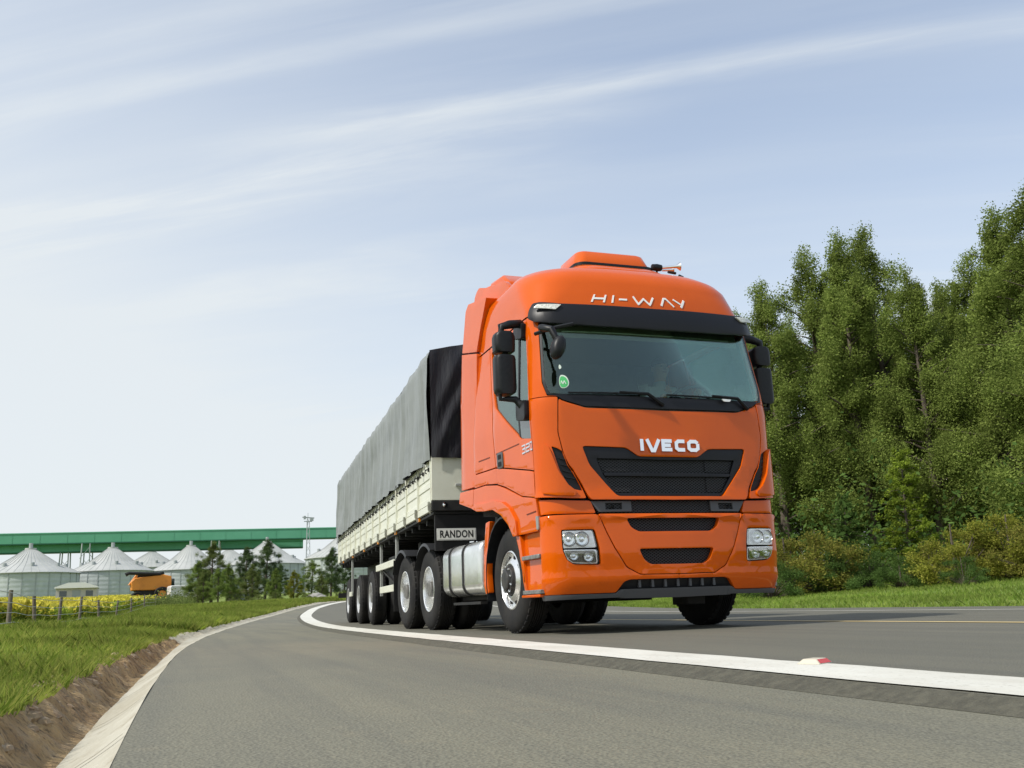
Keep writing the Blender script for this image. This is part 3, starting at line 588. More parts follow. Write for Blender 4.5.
# air horn and lamp
hb = MB(); hb.tube([(.50,.95,3.72),(.50,.93,3.80)], .012); hb.lathe([(.0,-.07),(.035,-.06),(.042,0),(.035,.05),(.0,.06)], (.50,.93,3.80), 'x', 14).build('horn_base', M['black'], TR)
hb = MB(); hb.tube([(.55,.92,3.80),(.70,.86,3.805),(.74,.85,3.807)], [.014,.018,.05], 12); hb.tube([(.58,.97,3.79),(.68,.95,3.795),(.71,.94,3.797)], [.012,.015,.035], 12); hb.build('air_horn', M['chrome'], TR, 40)
hb = MB(); hb.tube([(.56,.80,3.71),(.66,.82,3.71)], .015); hb.tube([(.70,.82,3.69),(.76,.84,3.68)], .012); hb.build('roof_fastening', M['dark'], TR)
# ---- mirrors
for sg in (-1, 1):
    xa, xb = sg*1.325, sg*1.535
    def mring(z, s_=1.0): return [(x, y, z) for x, y, _ in rrect(min(xa,xb)+.1*(1-s_), max(xa,xb)-.1*(1-s_), .47, .64, .055*s_, 0, 4)]
    mm = MB(); mm.loft([mring(2.225,.6), mring(2.245,.9), mring(2.28), mring(2.57), mring(2.60,.9), mring(2.605,.7)]).build('mirror', M['black'], TR, 45)
    mm2 = MB(); mm2.loft([mring(2.635,.7), mring(2.65,.95), mring(2.71), mring(2.79), mring(2.825,.85), mring(2.84,.5)]).build('wide_angle_mirror', M['black'], TR, 45)
    MB().box(min(xa,xb)+.02, max(xa,xb)-.02, .641, .646, 2.27, 2.57).build('mirror_glass', M['chrome'], TR)
    MB().tube([(sg*1.19,.60,2.92),(sg*1.25,.58,2.95),(sg*1.36,.56,2.93),(sg*1.45,.555,2.90),(sg*1.46,.555,2.81)], [.035,.045,.045,.04,.03], 8).build('mirror_arm', M['black'], TR, 50)
    MB().tube([(sg*1.42,.555,2.65),(sg*1.42,.555,2.58)], .03, 8).build('mirror_link', M['black'], TR, 50)
    MB().tube([(sg*1.49,.55,2.27),(sg*1.48,.55,2.18),(sg*1.42,.54,2.185),(sg*1.34,.53,2.18),(sg*1.29,.50,2.12),(sg*1.25,.47,2.07)], [.02,.022,.028,.035,.04,.045], 8).build('lower_mirror_arm', M['black'], TR, 50)
    panel('mirror_mount', rnd([(.335,2.145),(.62,2.16),(.60,1.985),(.40,1.955),(.335,1.99)], .03), M['black'], TR, side(sg), .05, .05, (), (.1,.1), .012)
    panel('upper_mirror_mount', rnd([(.46,2.94),(.74,2.96),(.78,2.84),(.49,2.78)], .04), M['black'], TR, side(sg), .05, .05, (), (.1,.1), .012)
# front ramp mirror under the visor
rmr = MB(); rmr.tube([(-1.14,.30,2.84),(-1.22,.05,2.76),(-1.17,-.05,2.72),(-1.13,-.08,2.60)], [.03,.034,.034,.03], 8)
rmr.loft([[( -1.135+math.cos(2*math.pi*k/20)*.068*s_+.022*math.sin(2*math.pi*k/20), -.10+dy, 2.535+math.sin(2*math.pi*k/20)*.115*s_) for k in range(20)] for dy, s_ in ((-.07,.35),(-.06,.7),(-.035,.93),(0,1),(.03,.95))]).build('ramp_mirror', M['black'], TR, 50)
MB().tube([(-1.24,.20,2.74),(-1.10,.02,2.76),(-.93,.0,2.80)], .018, 6).build('ramp_mirror_brace', M['black'], TR, 50)
# wipers
for (a, b_, c_, d_) in (((-.95,2.165),(-.17,2.170),(-.28,2.150),(-.02,2.07)), ((.02,2.165),(.80,2.160),(.70,2.150),(.92,2.07))):
    wb = MB(); wb.tube([shell(a[0]+(b_[0]-a[0])*k/6, a[1]+(b_[1]-a[1])*k/6+.006, .028) for k in range(7)], .009, 6)
    wb.tube([shell(*d_, .02), shell(c_[0]+.10, c_[1]+.02, .045), shell((a[0]+b_[0])/2+.1, 2.182, .045)], [.02,.016,.010], 6); wb.build('wiper', M['black'], TR, 40)
panel('washer_cap', rnd([(.61,2.155),(.72,2.155),(.70,2.13),(.63,2.13)], .01), M['white'], TR, F0, .05, .01, (), (.1,.1), 0)
# windscreen sticker: green teardrop with pale centre line
def blob(cx_, cz_, r, n=20): return [(cx_+r*.95*math.cos(2*math.pi*k/n), cz_+r*math.sin(2*math.pi*k/n)*(1.25 if math.sin(2*math.pi*k/n) > 0 else .9)) for k in range(n)]
panel('inspection_sticker', blob(-.985, 2.275, .062), M['stickerw'], ws, F0, .003, .002, (), (.2,.2), 0)
panel('sticker_face', blob(-.985, 2.273, .052), M['sticker'], ws, F0, .0045, .001, (), (.2,.2), 0)
strokes('sticker_mark', [[(-1.012,2.262),(-.998,2.292),(-.985,2.262),(-.972,2.292),(-.958,2.262)]], M['stickerw'], ws, F0, .0065, .0015, .008)
panel('toll_tag', blob(-1.01, 2.43, .022), M['stickerw'], ws, F0, .003, .002, (), (.2,.2), 0)
# ---- cab interior
MB().box(-1.12,1.12,2.06,2.09,1.9,3.4).build('cab_back_wall', M['trim'], TR)
MB().box(-1.10,1.10,.40,2.06,2.985,3.0).build('headliner', M['trimlight'], TR)
panel('header_blind', rnd(sym([(0,2.94),(1.2,2.94),(1.2,2.76),(0,2.745)]), .02), M['blind'], TR, F0, -.06, .01, (), (.1,.1), 0)
panel('blind_rod', sym([(0,2.815),(.95,2.825),(.95,2.815),(0,2.805)]), M['stickerw'], TR, F0, -.05, .008, (), (.1,.1), 0)
MB().box(-1.12,1.12,.28,.62,2.0,2.10).build('dashboard', M['trim'], TR, bevel=.04)
for sx in (-.62, .62):
    s_ = MB(); s_.box(sx-.25,sx+.25,1.0,1.5,1.90,2.02); s_.build('seat_cushion', M['trim'], TR, bevel=.04)
    s_ = MB(); s_.loft([[(sx-.24,1.42,2.0),(sx+.24,1.42,2.0),(sx+.24,1.54,2.0),(sx-.24,1.54,2.0)],[(sx-.22,1.50,2.55),(sx+.22,1.50,2.55),(sx+.22,1.62,2.55),(sx-.22,1.62,2.55)]]); s_.box(sx-.12,sx+.12,1.54,1.62,2.58,2.78); s_.build('seat_backrest', M['trim'], TR, bevel=.03)
sw = MB(); sw.lathe([(.235+.016*math.cos(a), .016*math.sin(a)) for a in [2*math.pi*k/8 for k in range(8)]], (0,0,0), 'z', 28, True)
for a in (-.5, 3.64, 1.57): sw.bar((0,0,0), (.23*math.cos(a), .23*math.sin(a), 0), .04, .02)
sw.lathe([(.0,.03),(.07,.02),(.07,-.02),(.0,-.03)], (0,0,0), 'z', 14)
q = Matrix.Rotation(rad(-38), 3, 'X'); sw.v = [tuple(q @ Vector(v)+Vector((.62,.72,2.24))) for v in sw.v]; sw.build('steering_wheel', M['satin'], TR, 40)
MB().tube([(.62,.52,2.05),(.62,.72,2.24)], .04).build('steering_column', M['satin'], TR)
# ---- fuel tank, plates, wheels
for sg in (-1, 1):
    def tkr(y, s_=1): 
        return [(sg*(1.17-.30+ (x)*1.0), y, .70+z) for x, z, _ in rrect(-.30*s_, .30*s_, -.30*s_, .30*s_, .13*s_, 0, 6)]
    tk = MB(); tk.loft([tkr(2.40,.9), tkr(2.42,.985), tkr(2.45), tkr(3.90), tkr(3.93,.985), tkr(3.95,.9)]); tank = tk.build('fuel_tank', M['alu'], TR, 50)
    for y in (3.02, 3.60):
        r1 = [(a, y-.025, c) for a, _, c in tkr(0, 1.035)]; r2 = [(a, y+.025, c) for a, _, c in tkr(0, 1.035)]
        MB().loft([r1, r2]).build('tank_strap', M['dark'], tank, 40)
    MB().lathe([(.05,0),(.05,.04),(.0,.045)], (sg*.95,3.3,1.0), 'z', 16).build('filler_cap', M['chrome'], tank)
    MB().box(sg*1.05,sg*1.13,2.5,3.6,.30,.33).build('tank_side_guard', M['dark'], TR)
    MB().box(sg*1.06,sg*1.10,3.97,4.01,.62,.82).build('side_marker_bracket', M['dark'], TR); MB().box(sg*1.10,sg*1.125,3.97,4.03,.72,.80).build('side_marker', M['amber'], TR, bevel=.005)
    wheel(TR, 1.17, 1.40, .52, sg, 'front', steer=1.0)
    for k, y in enumerate((4.60, 5.97)):
        wheel(TR, 1.20, y, .52, sg, 'drive', dual=True)
        a = MB(); R0 = .575
        prof = [(y-R0*math.cos(t), .52+R0*math.sin(t)) for t in [math.pi*(.31+.54*j/18) for j in range(19)]]
        a.loft([[(sg*.62,p,z),(sg*1.245,p,z),(sg*1.255,p,z-.02),(sg*1.245,y+(p-y)*1.03,.52+(z-.52)*1.03),(sg*.62,y+(p-y)*1.03,.52+(z-.52)*1.03)] for p, z in prof]).build('drive_mudguard', M['guard'], TR, 40)
    MB().box(sg*.62, sg*1.2, 6.66, 6.68, .25, 1.0).build('mud_flap', M['rubber'], TR)
MB().box(-.9,.9,2.36,2.40,.28,.30).build('tank_crossbar', M['dark'], TR)
# ================================================================== TRAILER
TL = empty('cargo_semi_trailer', (0, 3.911, 0), rad(-4.027)); tag(TL, 'long cream grain trailer with grey tarpaulin cover coupled behind the orange tractor', 'trailer')
L = 13.3; HW = 1.275
fr = MB()
for sx in (-.48, .48): fr.box(sx-.07, sx+.07, .15, L-.1, 1.12, 1.42)
for k in range(22): fr.box(-1.2, 1.2, .2+k*.61, .27+k*.61, 1.36, 1.44)
fr.box(-1.22,1.22,.06,.16,1.42,1.50); fr.box(-.9,.9,.15,1.9,1.05,1.14); fr.box(-1.19,-.6,.10,.16,1.02,1.44)
for y in (7.3,9.5,11.75): fr.box(-.95,.95,y-.07,y+.07,.45,.60); fr.box(-.56,-.40,y-.5,y+.5,.60,1.15); fr.box(.40,.56,y-.5,y+.5,.60,1.15)
fr.box(-1.0,1.0,5.1,5.2,.45,1.4); fr.box(-.9,.9,3.1,3.3,.9,1.3)
fr.box(-.40,-.25,3.2,3.4,.35,1.2); fr.box(.25,.40,3.2,3.4,.35,1.2); fr.box(-1.15,-.55,3.72,4.9,.62,1.16)
fr.build('chassis_frame', M['dark'], TL, 30, bevel=.008)
MB().box(-HW+.02, HW-.02, .02, L, 1.44, 1.47).build('load_floor', M['dark'], TL)
for sg in (-1, 1):
    # side rail
    MB().box(sg*(HW-.03), sg*(HW+.012), .0, L, 1.485, 1.575).build('side_rail', M['cream'], TL, bevel=.006)
    nseg = 13; ln = L/nseg
    for k in range(nseg):
        y0, y1 = k*ln+.022, (k+1)*ln-.022
        b = MB()
        # pressed board: ribs along the length
        prof = [(1.59,0),(1.66,0),(1.672,-.012),(1.78,-.012),(1.792,0),(1.86,0),(1.872,-.012),(1.905,-.012),(1.917,0),(2.0,0),(2.012,-.010),(2.10,-.010),(2.112,0),(2.145,0),(2.145,-.04),(1.59,-.04)]
        b.prism([(sg*(HW+o), z) for z, o in prof], y0, y1, 'y')
        v = [(x, y, z) for x, y, z in b.v]; b.v = v
        b.build('side_board', M['cream'], TL, 25)
        MB().box(sg*(HW-.03), sg*(HW+.022), k*ln-.021 if k else .0, k*ln+.021 if k else .03, 1.575, 2.15).build('side_post', M['cream'], TL, bevel=.004)
        MB().add([(sg*(HW+.014),k*ln+.03,1.60),(sg*(HW+.045),k*ln+.03,1.60),(sg*(HW+.045),k*ln+.03,1.50),(sg*(HW+.014),k*ln+.03,1.44),(sg*(HW+.014),k*ln+.09,1.60),(sg*(HW+.045),k*ln+.09,1.60),(sg*(HW+.045),k*ln+.09,1.50),(sg*(HW+.014),k*ln+.09,1.44)],[(0,1,2,3),(7,6,5,4),(0,4,5,1),(1,5,6,2),(2,6,7,3),(3,7,4,0)]).build('board_hinge', M['bracket'], TL)
    MB().box(sg*(HW-.03), sg*(HW+.01), L-.03, L, 1.575, 2.15).build('side_post', M['cream'], TL)
    # lacing hooks and rope
    nh = 32; hk = None; rp = MB(); pts = []
    for k in range(nh):
        y = .16+k*(L-.3)/(nh-1)
        if hk is None:
            hk = MB().tube([(sg*(HW+.01),y,2.03),(sg*(HW+.05),y,2.02),(sg*(HW+.06),y,1.985),(sg*(HW+.035),y,1.975)], .009, 6).box(sg*(HW+.0), sg*(HW+.022), y-.018, y+.018, 2.0, 2.05).build('lacing_hook', M['dark'], TL, 50); y00 = y
        else:
            o = hk.copy(); COL.objects.link(o); o.parent = TL; o.location = (0, y-y00, 0)
        pts += [(sg*(HW+.055), y-.012, 1.99), (sg*(HW+.055), y+.012, 1.99), (sg*(HW+.035), y+.19, 2.165), (sg*(HW+.035), y+.22, 2.165)]
    for a, c in zip(pts, pts[1:]): rp.tube([a, c], .004, 5)
    rp.build('tarp_rope', M['rope'], TL, 50)
    # axle mudguards, wheels
    for y in (7.3, 9.5, 11.75):
        wheel(TL, 1.19, y, .525, sg, 'trailer', dual=True)
    for y0, y1 in (): pass
    # side guard rails and posts
    for z, ya, yb in ((1.02,3.72,5.95),(.62,3.62,5.42)):
        MB().box(sg*1.21, sg*1.245, ya, yb, z-.055, z+.055).build('side_guard_rail', M['cream'], TL, bevel=.006)
    for y in (3.68, 5.62): MB().box(sg*1.16, sg*1.208, y-.03, y+.03, .52, 1.44).build('side_guard_post', M['railgrey'], TL, bevel=.005)
    MB().bar((sg*1.18,3.75,.66),(sg*1.18,5.6,1.0),.03,.03).build('side_guard_brace', M['dark'], TL)
    for y, zb in ((10.6,.62),):
        MB().box(sg*1.17, sg*1.215, y-.04, y+.04, zb, 1.44).build('side_guard_post', M['railgrey'], TL, bevel=.005)
        MB().box(sg*1.21, sg*1.245, y-.25, y+.25, zb-.01, zb+.09).build('side_guard_rail', M['cream'], TL, bevel=.005)
    for k in range(6): MB().box(sg*(HW-.02), sg*(HW+.002), 1.0+k*2.2, 1.12+k*2.2, 1.435, 1.480).build('side_marker', M['amber'], TL)
# front wall
MB().box(-HW-.01, HW+.01, -.03, .03, 1.61, 2.175).build('front_wall', M['cream'], TL, bevel=.006)
MB().box(-HW-.012, HW+.012, -.04, .05, 1.48, 1.605).build('front_bumper_beam', M['dark'], TL, bevel=.006)
for x in (-1.12, -.62, .62, 1.12): MB().lathe([(.0,-.03),(.032,-.025),(.036,0)], (x,-.04,1.55), 'y', 14).build('front_lamp', M['chrome'], TL)
ltc = MB(); ltc.box(-.98,-.60,-.075,-.032,1.79,1.82); ltc.bar((-.86,-.06,1.82),(-.78,-.06,2.05),.03,.02,(0,1,0)); ltc.build('wall_latch', M['railgrey'], TL, bevel=.004)
# name plate below the front
pl = MB().box(-1.225,-.715,-.015,.0,1.105,1.255).build('name_plate', M['platebg'], TL, bevel=.004)
MB().box(-1.21,-.73,-.0175,-.014,1.12,1.24).build('plate_frame', M['plateface'], pl)
def text_mesh(body, name, m, parent, loc, rot, size, ext, width, offset=.0):
    fc = bpy.data.curves.new(name, 'FONT'); fc.body = body; fc.size = size; fc.extrude = ext; fc.align_x = 'CENTER'; fc.align_y = 'CENTER'; fc.offset = offset; fc.space_character = 1.1
    to = bpy.data.objects.new('tmp', fc); COL.objects.link(to); bpy.context.view_layer.update()
    me = bpy.data.meshes.new_from_object(to.evaluated_get(bpy.context.evaluated_depsgraph_get())); wd = to.dimensions.x; bpy.data.objects.remove(to)
    s = width/wd; me.transform(Matrix.Diagonal((s, 1, 1, 1))); me.materials.clear()
    o = link(name, me, m, parent, 0); o.location = loc; o.rotation_euler = rot; return o
text_mesh('RANDON', 'plate_lettering', M['void'], pl, (-.97,-.0185,1.178), (rad(90),0,0), .125, .0008, .43, .0035)
MB().box(-1.24,-.3,.02,.08,.98,1.43).build('underrun_plate', M['void'], TL)
# ---- tarpaulin
random.seed(5)
def tarp_side(sg):
    b = MB(); ny, nz = 340, 26; vs = []
    for i in range(ny+1):
        y = -.03+i*(L+.06)/ny
        hem = 2.115+.014*abs(math.sin(math.pi*(y-.16)/.419))**.7+.012*noise.noise(Vector((y*3,2,0)))
        for j in range(nz+1):
            t = j/nz; z = hem+(3.57-hem)*t
            bow = (y % .62)/.62; pull = 1-abs(2*bow-1)
            x = HW+.040-.042*pull*math.sin(math.pi*min(1, t*1.1))
            x += .050*noise.noise(Vector((y*3.1, z*.7+y*.8, 3)))*(1-.55*t) + .030*(1-abs(noise.noise(Vector((y*1.3+z*.35, z*.3, 9))))*3)*(1-.4*t)+.010*noise.noise(Vector((y*9, z*1.8, 5)))
            crease = noise.noise(Vector((y*2.2+z*.15, .3, 17))); x += .045*max(0, .25-abs(crease))*2.6*(.4+.6*(1-t))
            if t > .93: x -= (t-.93)/.07*.035
            vs.append((sg*x, y, z))
    f = [(i*(nz+1)+j, (i+1)*(nz+1)+j, (i+1)*(nz+1)+j+1, i*(nz+1)+j+1) for i in range(ny) for j in range(nz)]
    b.add(vs, f); o = b.build('tarp_side', M['tarp'], tp, 60); return o
tp = MB()
vs = []; nx, ny = 14, 120
for i in range(ny+1):
    y = -.03+i*(L+.06)/ny; pull = abs(2*((y % .62)/.62)-1)
    for j in range(nx+1):
        t = j/nx*2-1; vs.append((t*(HW+.0), y, 3.572+.16*(1-t*t)-.02*(1-pull)*(1-abs(t))))
tp.add(vs, [(i*(nx+1)+j, (i+1)*(nx+1)+j, (i+1)*(nx+1)+j+1, i*(nx+1)+j+1) for i in range(ny) for j in range(nx)])
tp = tp.build('tarpaulin', M['tarproof'], TL, 60)
tarp_side(-1); tarp_side(1)
def tarp_end(y, sg):
    b = MB(); n1, n2 = 60, 40; vs = []
    for i in range(n1+1):
        t = i/n1*2-1
        for j in range(n2+1):
            s_ = j/n2; top = 3.572+.16*(1-t*t); z = 2.15+(top-2.15)*s_
            a = abs(t); fold = noise.noise(Vector(((a*4.5+(1-s_)*-2.6)*1.4, s_*.5, 7)))
            d = .07*fold*(1-.3*s_)+.03*noise.noise(Vector((t*7, s_*2, 1)))
            vs.append((t*(HW+.015), y+sg*(.02+d*min(1, (1-a)*6)), z))
    b.add(vs, [(i*(n2+1)+j, (i+1)*(n2+1)+j, (i+1)*(n2+1)+j+1, i*(n2+1)+j+1) for i in range(n1) for j in range(n2)])
    return b.build('tarp_front' if sg < 0 else 'tarp_rear', M['tarpblack'], tp, 60)
tarp_end(-.05, -1); tarp_end(L+.05, 1)
MB().box(-HW-.01, HW+.01, L, L+.04, 1.48, 2.17).build('tailgate', M['cream'], TL)
MB().box(-HW, HW, L-.05, L+.03, .62, .74).build('rear_bumper', M['dark'], TL)
# ================================================================== DRIVER
def skin_body(name, verts, edges, radii, m, root_i=0, sub=2):
    me = bpy.data.meshes.new(name); me.from_pydata(verts, edges, []); me.materials.append(m)
    o = bpy.data.objects.new(name, me); COL.objects.link(o)
    sk = o.modifiers.new('skin', 'SKIN'); 
    for i, r in enumerate(radii):
        sv = me.skin_vertices[0].data[i]; sv.radius = (r, r) if not isinstance(r, tuple) else r; sv.use_root = (i == root_i)
    sb = o.modifiers.new('sub', 'SUBSURF'); sb.levels = sub; sb.render_levels = sub
    dg = bpy.context.evaluated_depsgraph_get(); dg.update(); me2 = bpy.data.meshes.new_from_object(o.evaluated_get(dg)); 
    bpy.data.objects.remove(o); 
    for p in me2.polygons: p.use_smooth = True
    o2 = bpy.data.objects.new(name, me2); COL.objects.link(o2); return o2
dx = .62
V = [(dx,1.30,2.08),(dx,1.32,2.25),(dx,1.31,2.42),(dx,1.29,2.54),(dx,1.27,2.61),(dx,1.25,2.68),(dx,1.235,2.76),(dx,1.24,2.83)]
Rr = [.15,.145,.155,.09,.055,.082,.092,.055]
E_ = [(i,i+1) for i in range(7)]
for sg in (-1,1):
    b0 = len(V); V += [(dx+sg*.19,1.29,2.50),(dx+sg*.25,1.17,2.30),(dx+sg*.21,.93,2.30),(dx+sg*.18,.83,2.36)]; Rr += [.065,.048,.038,.035]; E_ += [(2,b0),(b0,b0+1),(b0+1,b0+2),(b0+2,b0+3)]
    b0 = len(V); V += [(dx+sg*.10,1.22,2.07),(dx+sg*.13,.86,2.12),(dx+sg*.12,.66,1.80),(dx+sg*.12,.58,1.74)]; Rr += [.09,.065,.045,.04]; E_ += [(0,b0),(b0,b0+1),(b0+1,b0+2),(b0+2,b0+3)]
M['skin'] = mat('skin', (.42,.24,.16), .55); M['shirt'] = mat('shirt_cloth', (.12,.15,.17), .9); M['hair'] = mat('hair', (.02,.014,.01), .7); M['eye'] = mat('eye', (.02,.02,.02), .2)
def body_mat():
    m = bpy.data.materials.new('driver_body'); m.use_nodes = True; t = m.node_tree; b = t.nodes['Principled BSDF']; b.inputs['Roughness'].default_value = .7
    g = N(t, 'ShaderNodeTexCoord'); s_ = N(t, 'ShaderNodeSeparateXYZ'); t.links.new(g.outputs['Object'], s_.inputs[0])
    k = math_(t, 'MAXIMUM', math_(t, 'GREATER_THAN', s_.outputs[2], 2.60), math_(t, 'MULTIPLY', math_(t, 'LESS_THAN', s_.outputs[1], 1.02), math_(t, 'GREATER_THAN', s_.outputs[2], 2.2)))
    mx = N(t, 'ShaderNodeMix', data_type='RGBA'); t.links.new(k, mx.inputs[0]); mx.inputs[6].default_value = (.38,.44,.50,1); mx.inputs[7].default_value = (.55,.33,.23,1); t.links.new(mx.outputs[2], b.inputs[0]); return m
PS = skin_body('person', V, E_, Rr, body_mat()); tag(PS, 'driver in a light blue shirt behind the windscreen, both hands on the steering wheel', 'person')
def ell(name, c, r, m, n=14):
    return MB().lathe([(r[0]*math.sin(math.pi*k/10), r[2]*-math.cos(math.pi*k/10)) for k in range(11)], c, 'z', n).build(name, m, PS, 60)
hr_ = MB(); hr_.lathe([(.099*math.sin(math.pi*k/12), -.085*math.cos(math.pi*k/12)) for k in range(6, 13)], (dx,1.262,2.785), 'z', 16); hr_.build('hair', M['hair'], PS, 60)
for sg in (-1,1): 
    ell('eye', (dx+sg*.034,1.150,2.755), (.011,.01,.008), M['eye']); ell('ear', (dx+sg*.094,1.25,2.74), (.014,.02,.03), M['skin'])
    # hands: palm and five curled fingers round the wheel rim
    px, py, pz = dx+sg*.185, .82, 2.37
    vv = [(px,py,pz),(px-sg*.005,py-.03,pz+.03)]; ee = [(0,1)]; rr_ = [.026,.026]
    for k in range(4):
        o = (k-1.5)*.019; i = len(vv); l = (.9,1,.95,.8)[k]
        vv += [(px-sg*.0+o*.5,py-.055,pz+.045-o),(px-sg*.012+o*.5,py-.075*l,pz+.025-o),(px-sg*.02+o*.5,py-.065*l,pz+.005-o)]; ee += [(1,i),(i,i+1),(i+1,i+2)]; rr_ += [.0095,.009,.008]
    i = len(vv); vv += [(px-sg*.03,py-.02,pz+.02),(px-sg*.045,py-.05,pz+.012)]; ee += [(0,i),(i,i+1)]; rr_ += [.011,.009]
    h = skin_body('hand', vv, ee, rr_, M['skin'], 0, 1); h.parent = PS
MB().loft([[(dx-.016,1.155,2.755),(dx+.016,1.155,2.755),(dx,1.16,2.77)],[(dx-.018,1.150,2.715),(dx+.018,1.150,2.715),(dx,1.125,2.722)]]).build('nose', M['skin'], PS, 60)
MB().box(dx-.025,dx+.025,1.143,1.152,2.684,2.692).build('mouth', mat('lips', (.25,.09,.07), .5), PS)
# ================================================================== GROUND AND ROAD
import numpy as np
CP = Vector((-4.353, -7.891, 0.271))
def at3(px, py, d):
    r_ = Fw+Rt*((px-512)/961.222)-Up*((py-384)/961.222); t = d/math.hypot(r_.x, r_.y); return CP+r_*t
def interp(tab, x):
    return float(np.interp(x, [a for a, b in tab], [b for a, b in tab]))
XLt = [(-400,-2.6),(-60,-2.40),(-6,-2.36),(-1.4,-2.24),(2.1,-2.13),(7.6,-1.88),(12,-1.58),(16.2,-1.22),(19.5,-.92),(24.4,-.42),(29,.1),(34.3,.90),(40.8,2.0),(47.2,3.55),(51.4,5.0),(60,9.2),(75,19),(100,38),(160,70),(2000,300)]
XEt = [(-400,-4.7),(-60,-4.55),(-5,-4.47),(-1,-4.38),(3,-4.22),(10,-3.72),(17,-3.00),(24.3,-2.0),(29.7,-1.05),(37,.38),(43,1.65),(48,3.0),(52.3,4.4),(60,8.0),(75,17.8),(100,36.8),(160,68.8),(2000,298)]
def smooth_tab(tab):
    ys = np.arange(-60, 160.01, .5); v = np.interp(ys, [a for a, b in tab], [b for a, b in tab])
    k = np.hanning(17); k /= k.sum(); vp = np.concatenate([[v[0]]*8, v, [v[-1]]*8]); v = np.convolve(vp, k, 'valid')
    return list(zip(ys.tolist(), v.tolist()))
XLs, XEs = smooth_tab(XLt), smooth_tab(XEt)
XLy = np.array([a for a, b in XLs]); XLv = np.array([b for a, b in XLs]); XEv = np.array([b for a, b in XEs])
def XL(y): return float(np.interp(y, XLy, XLv)) if y < 160 else 70+(y-160)*.125
def XE(y): return float(np.interp(y, XLy, XEv)) if y < 160 else 68.8+(y-160)*.125
def hroad(y): return .0005*max(0, min(y, 52)-10)**2+.02*max(0, min(y, 200)-52)
HD = [(0,0),(25,.0),(40,.2),(55,.65),(90,1.35),(150,3.0),(240,5.0),(400,6.5),(3000,9)]
def hD(x, y): return interp(HD, math.hypot(max(0, y+8), (x+4)*.6))
def sm(a, b, x): t = max(0., min(1., (x-a)/(b-a))); return t*t*(3-2*t)
def uR(y): return 9.15+.09*max(0, min(y, 25)-1)     # width of asphalt right of the white edge
def ground_z(x, y):
    vl = XE(y)-x; xr = XL(y)+uR(y); vr = x-xr; hr = hroad(y)
    if vl > 0:
        p = -.03+.03*sm(.37,.5,vl)+.09*sm(.45,1.5,vl)+.02*sm(2,4,vl)-.14*sm(3,8,vl)
        if vl < .375: p = -.25
        p += .05*noise.noise(Vector((x*.5, y*.5, 0)))*sm(.6,2,vl)
        n_ = sm(6, 45, vl); return (hr+p)*(1-n_)+(hD(x,y)+.06+.25*noise.noise(Vector((x*.05,y*.05,4)))*sm(10,40,vl))*n_
    if vr > 0:
        p = -.02+.10*sm(0,.6,vr)+.42*sm(.5,11,vr)+.05*noise.noise(Vector((x*.4,y*.4,0)))*sm(.5,2,vr)
        n_ = sm(6, 50, vr); return (hr+p)*(1-n_)+(hD(x,y)+.5+.3*noise.noise(Vector((x*.05,y*.05,4)))*sm(10,40,vr))*n_
    return hr-.25
GR = MB()
us_l = [-2500,-1200,-700,-400,-250,-160,-110,-80,-60,-45,-35,-28,-22,-18,-15,-12.5,-10.5,-9,-7.8,-6.8,-6,-5.3,-4.6,-4.0,-3.5,-3.0,-2.5,-2.1,-1.75,-1.45,-1.2,-.95,-.75,-.6,-.5,-.44,-.40,-.37]
us_r = [.02,.15,.3,.5,.75,1.1,1.6,2.2,3,4,5.2,6.5,8,10,12.5,15.5,19,24,30,40,55,80,120,180,300,600,1200,2500]
ysr = [-2500,-900,-300,-120,-60,-40,-30,-24,-20,-17,-15]+[-13+.5*i for i in range(60)]+[17+1*i for i in range(50)]+[68+3*i for i in range(32)]+[170,185,200,230,260,300,360,450,600,900,1500,3000]
nu = len(us_l)+2+len(us_r); vs = []
for y in ysr:
    xe, xr = XE(y), XL(y)+uR(y)
    row = [xe+u for u in us_l]+[xe+.0, xr-.0]+[xr+u for u in us_r]
    for x in row:
        if xe-.45 < x < xr+.01: z = hroad(y)-.25
        else: z = ground_z(x, y)
        vs.append((x, y, z))
GR.add(vs, [(i*nu+j, i*nu+j+1, (i+1)*nu+j+1, (i+1)*nu+j) for i in range(len(ysr)-1) for j in range(nu-1)])
M['grass'] = mat('grass_soil', (.16,.24,.035), .95, noise_=[(.5,(.22,.27,.045),.42,.66,(1,1,1)),(4,(.08,.12,.022),.50,.75,(1,1,1)),(.12,(.18,.22,.045),.45,.7,(1,1,1))], bump=(14,.8,.08))
GR.build('ground', M['grass'], None, 80); g_ = bpy.data.objects['ground']; tag(g_, kind='structure')
def strip(name, y0, y1, fa, fb, za, zb, m, n=1, dy=.5, kind='structure', thick=0, fz=None):
    ys = np.arange(y0, y1+1e-6, dy); vs = []
    for y in ys:
        a, b = fa(y), fb(y)
        for k in range(n+1):
            t = k/n; x = a+(b-a)*t; z = hroad(y)+za+(zb-za)*t+(fz(x, y, t) if fz else 0)
            vs.append((x, y, z))
    mb = MB().add(vs, [(i*(n+1)+j, i*(n+1)+j+1, (i+1)*(n+1)+j+1, (i+1)*(n+1)+j) for i in range(len(ys)-1) for j in range(n)])
    o = mb.build(name, m, None, 60); 
    if kind: tag(o, kind=kind)
    return o
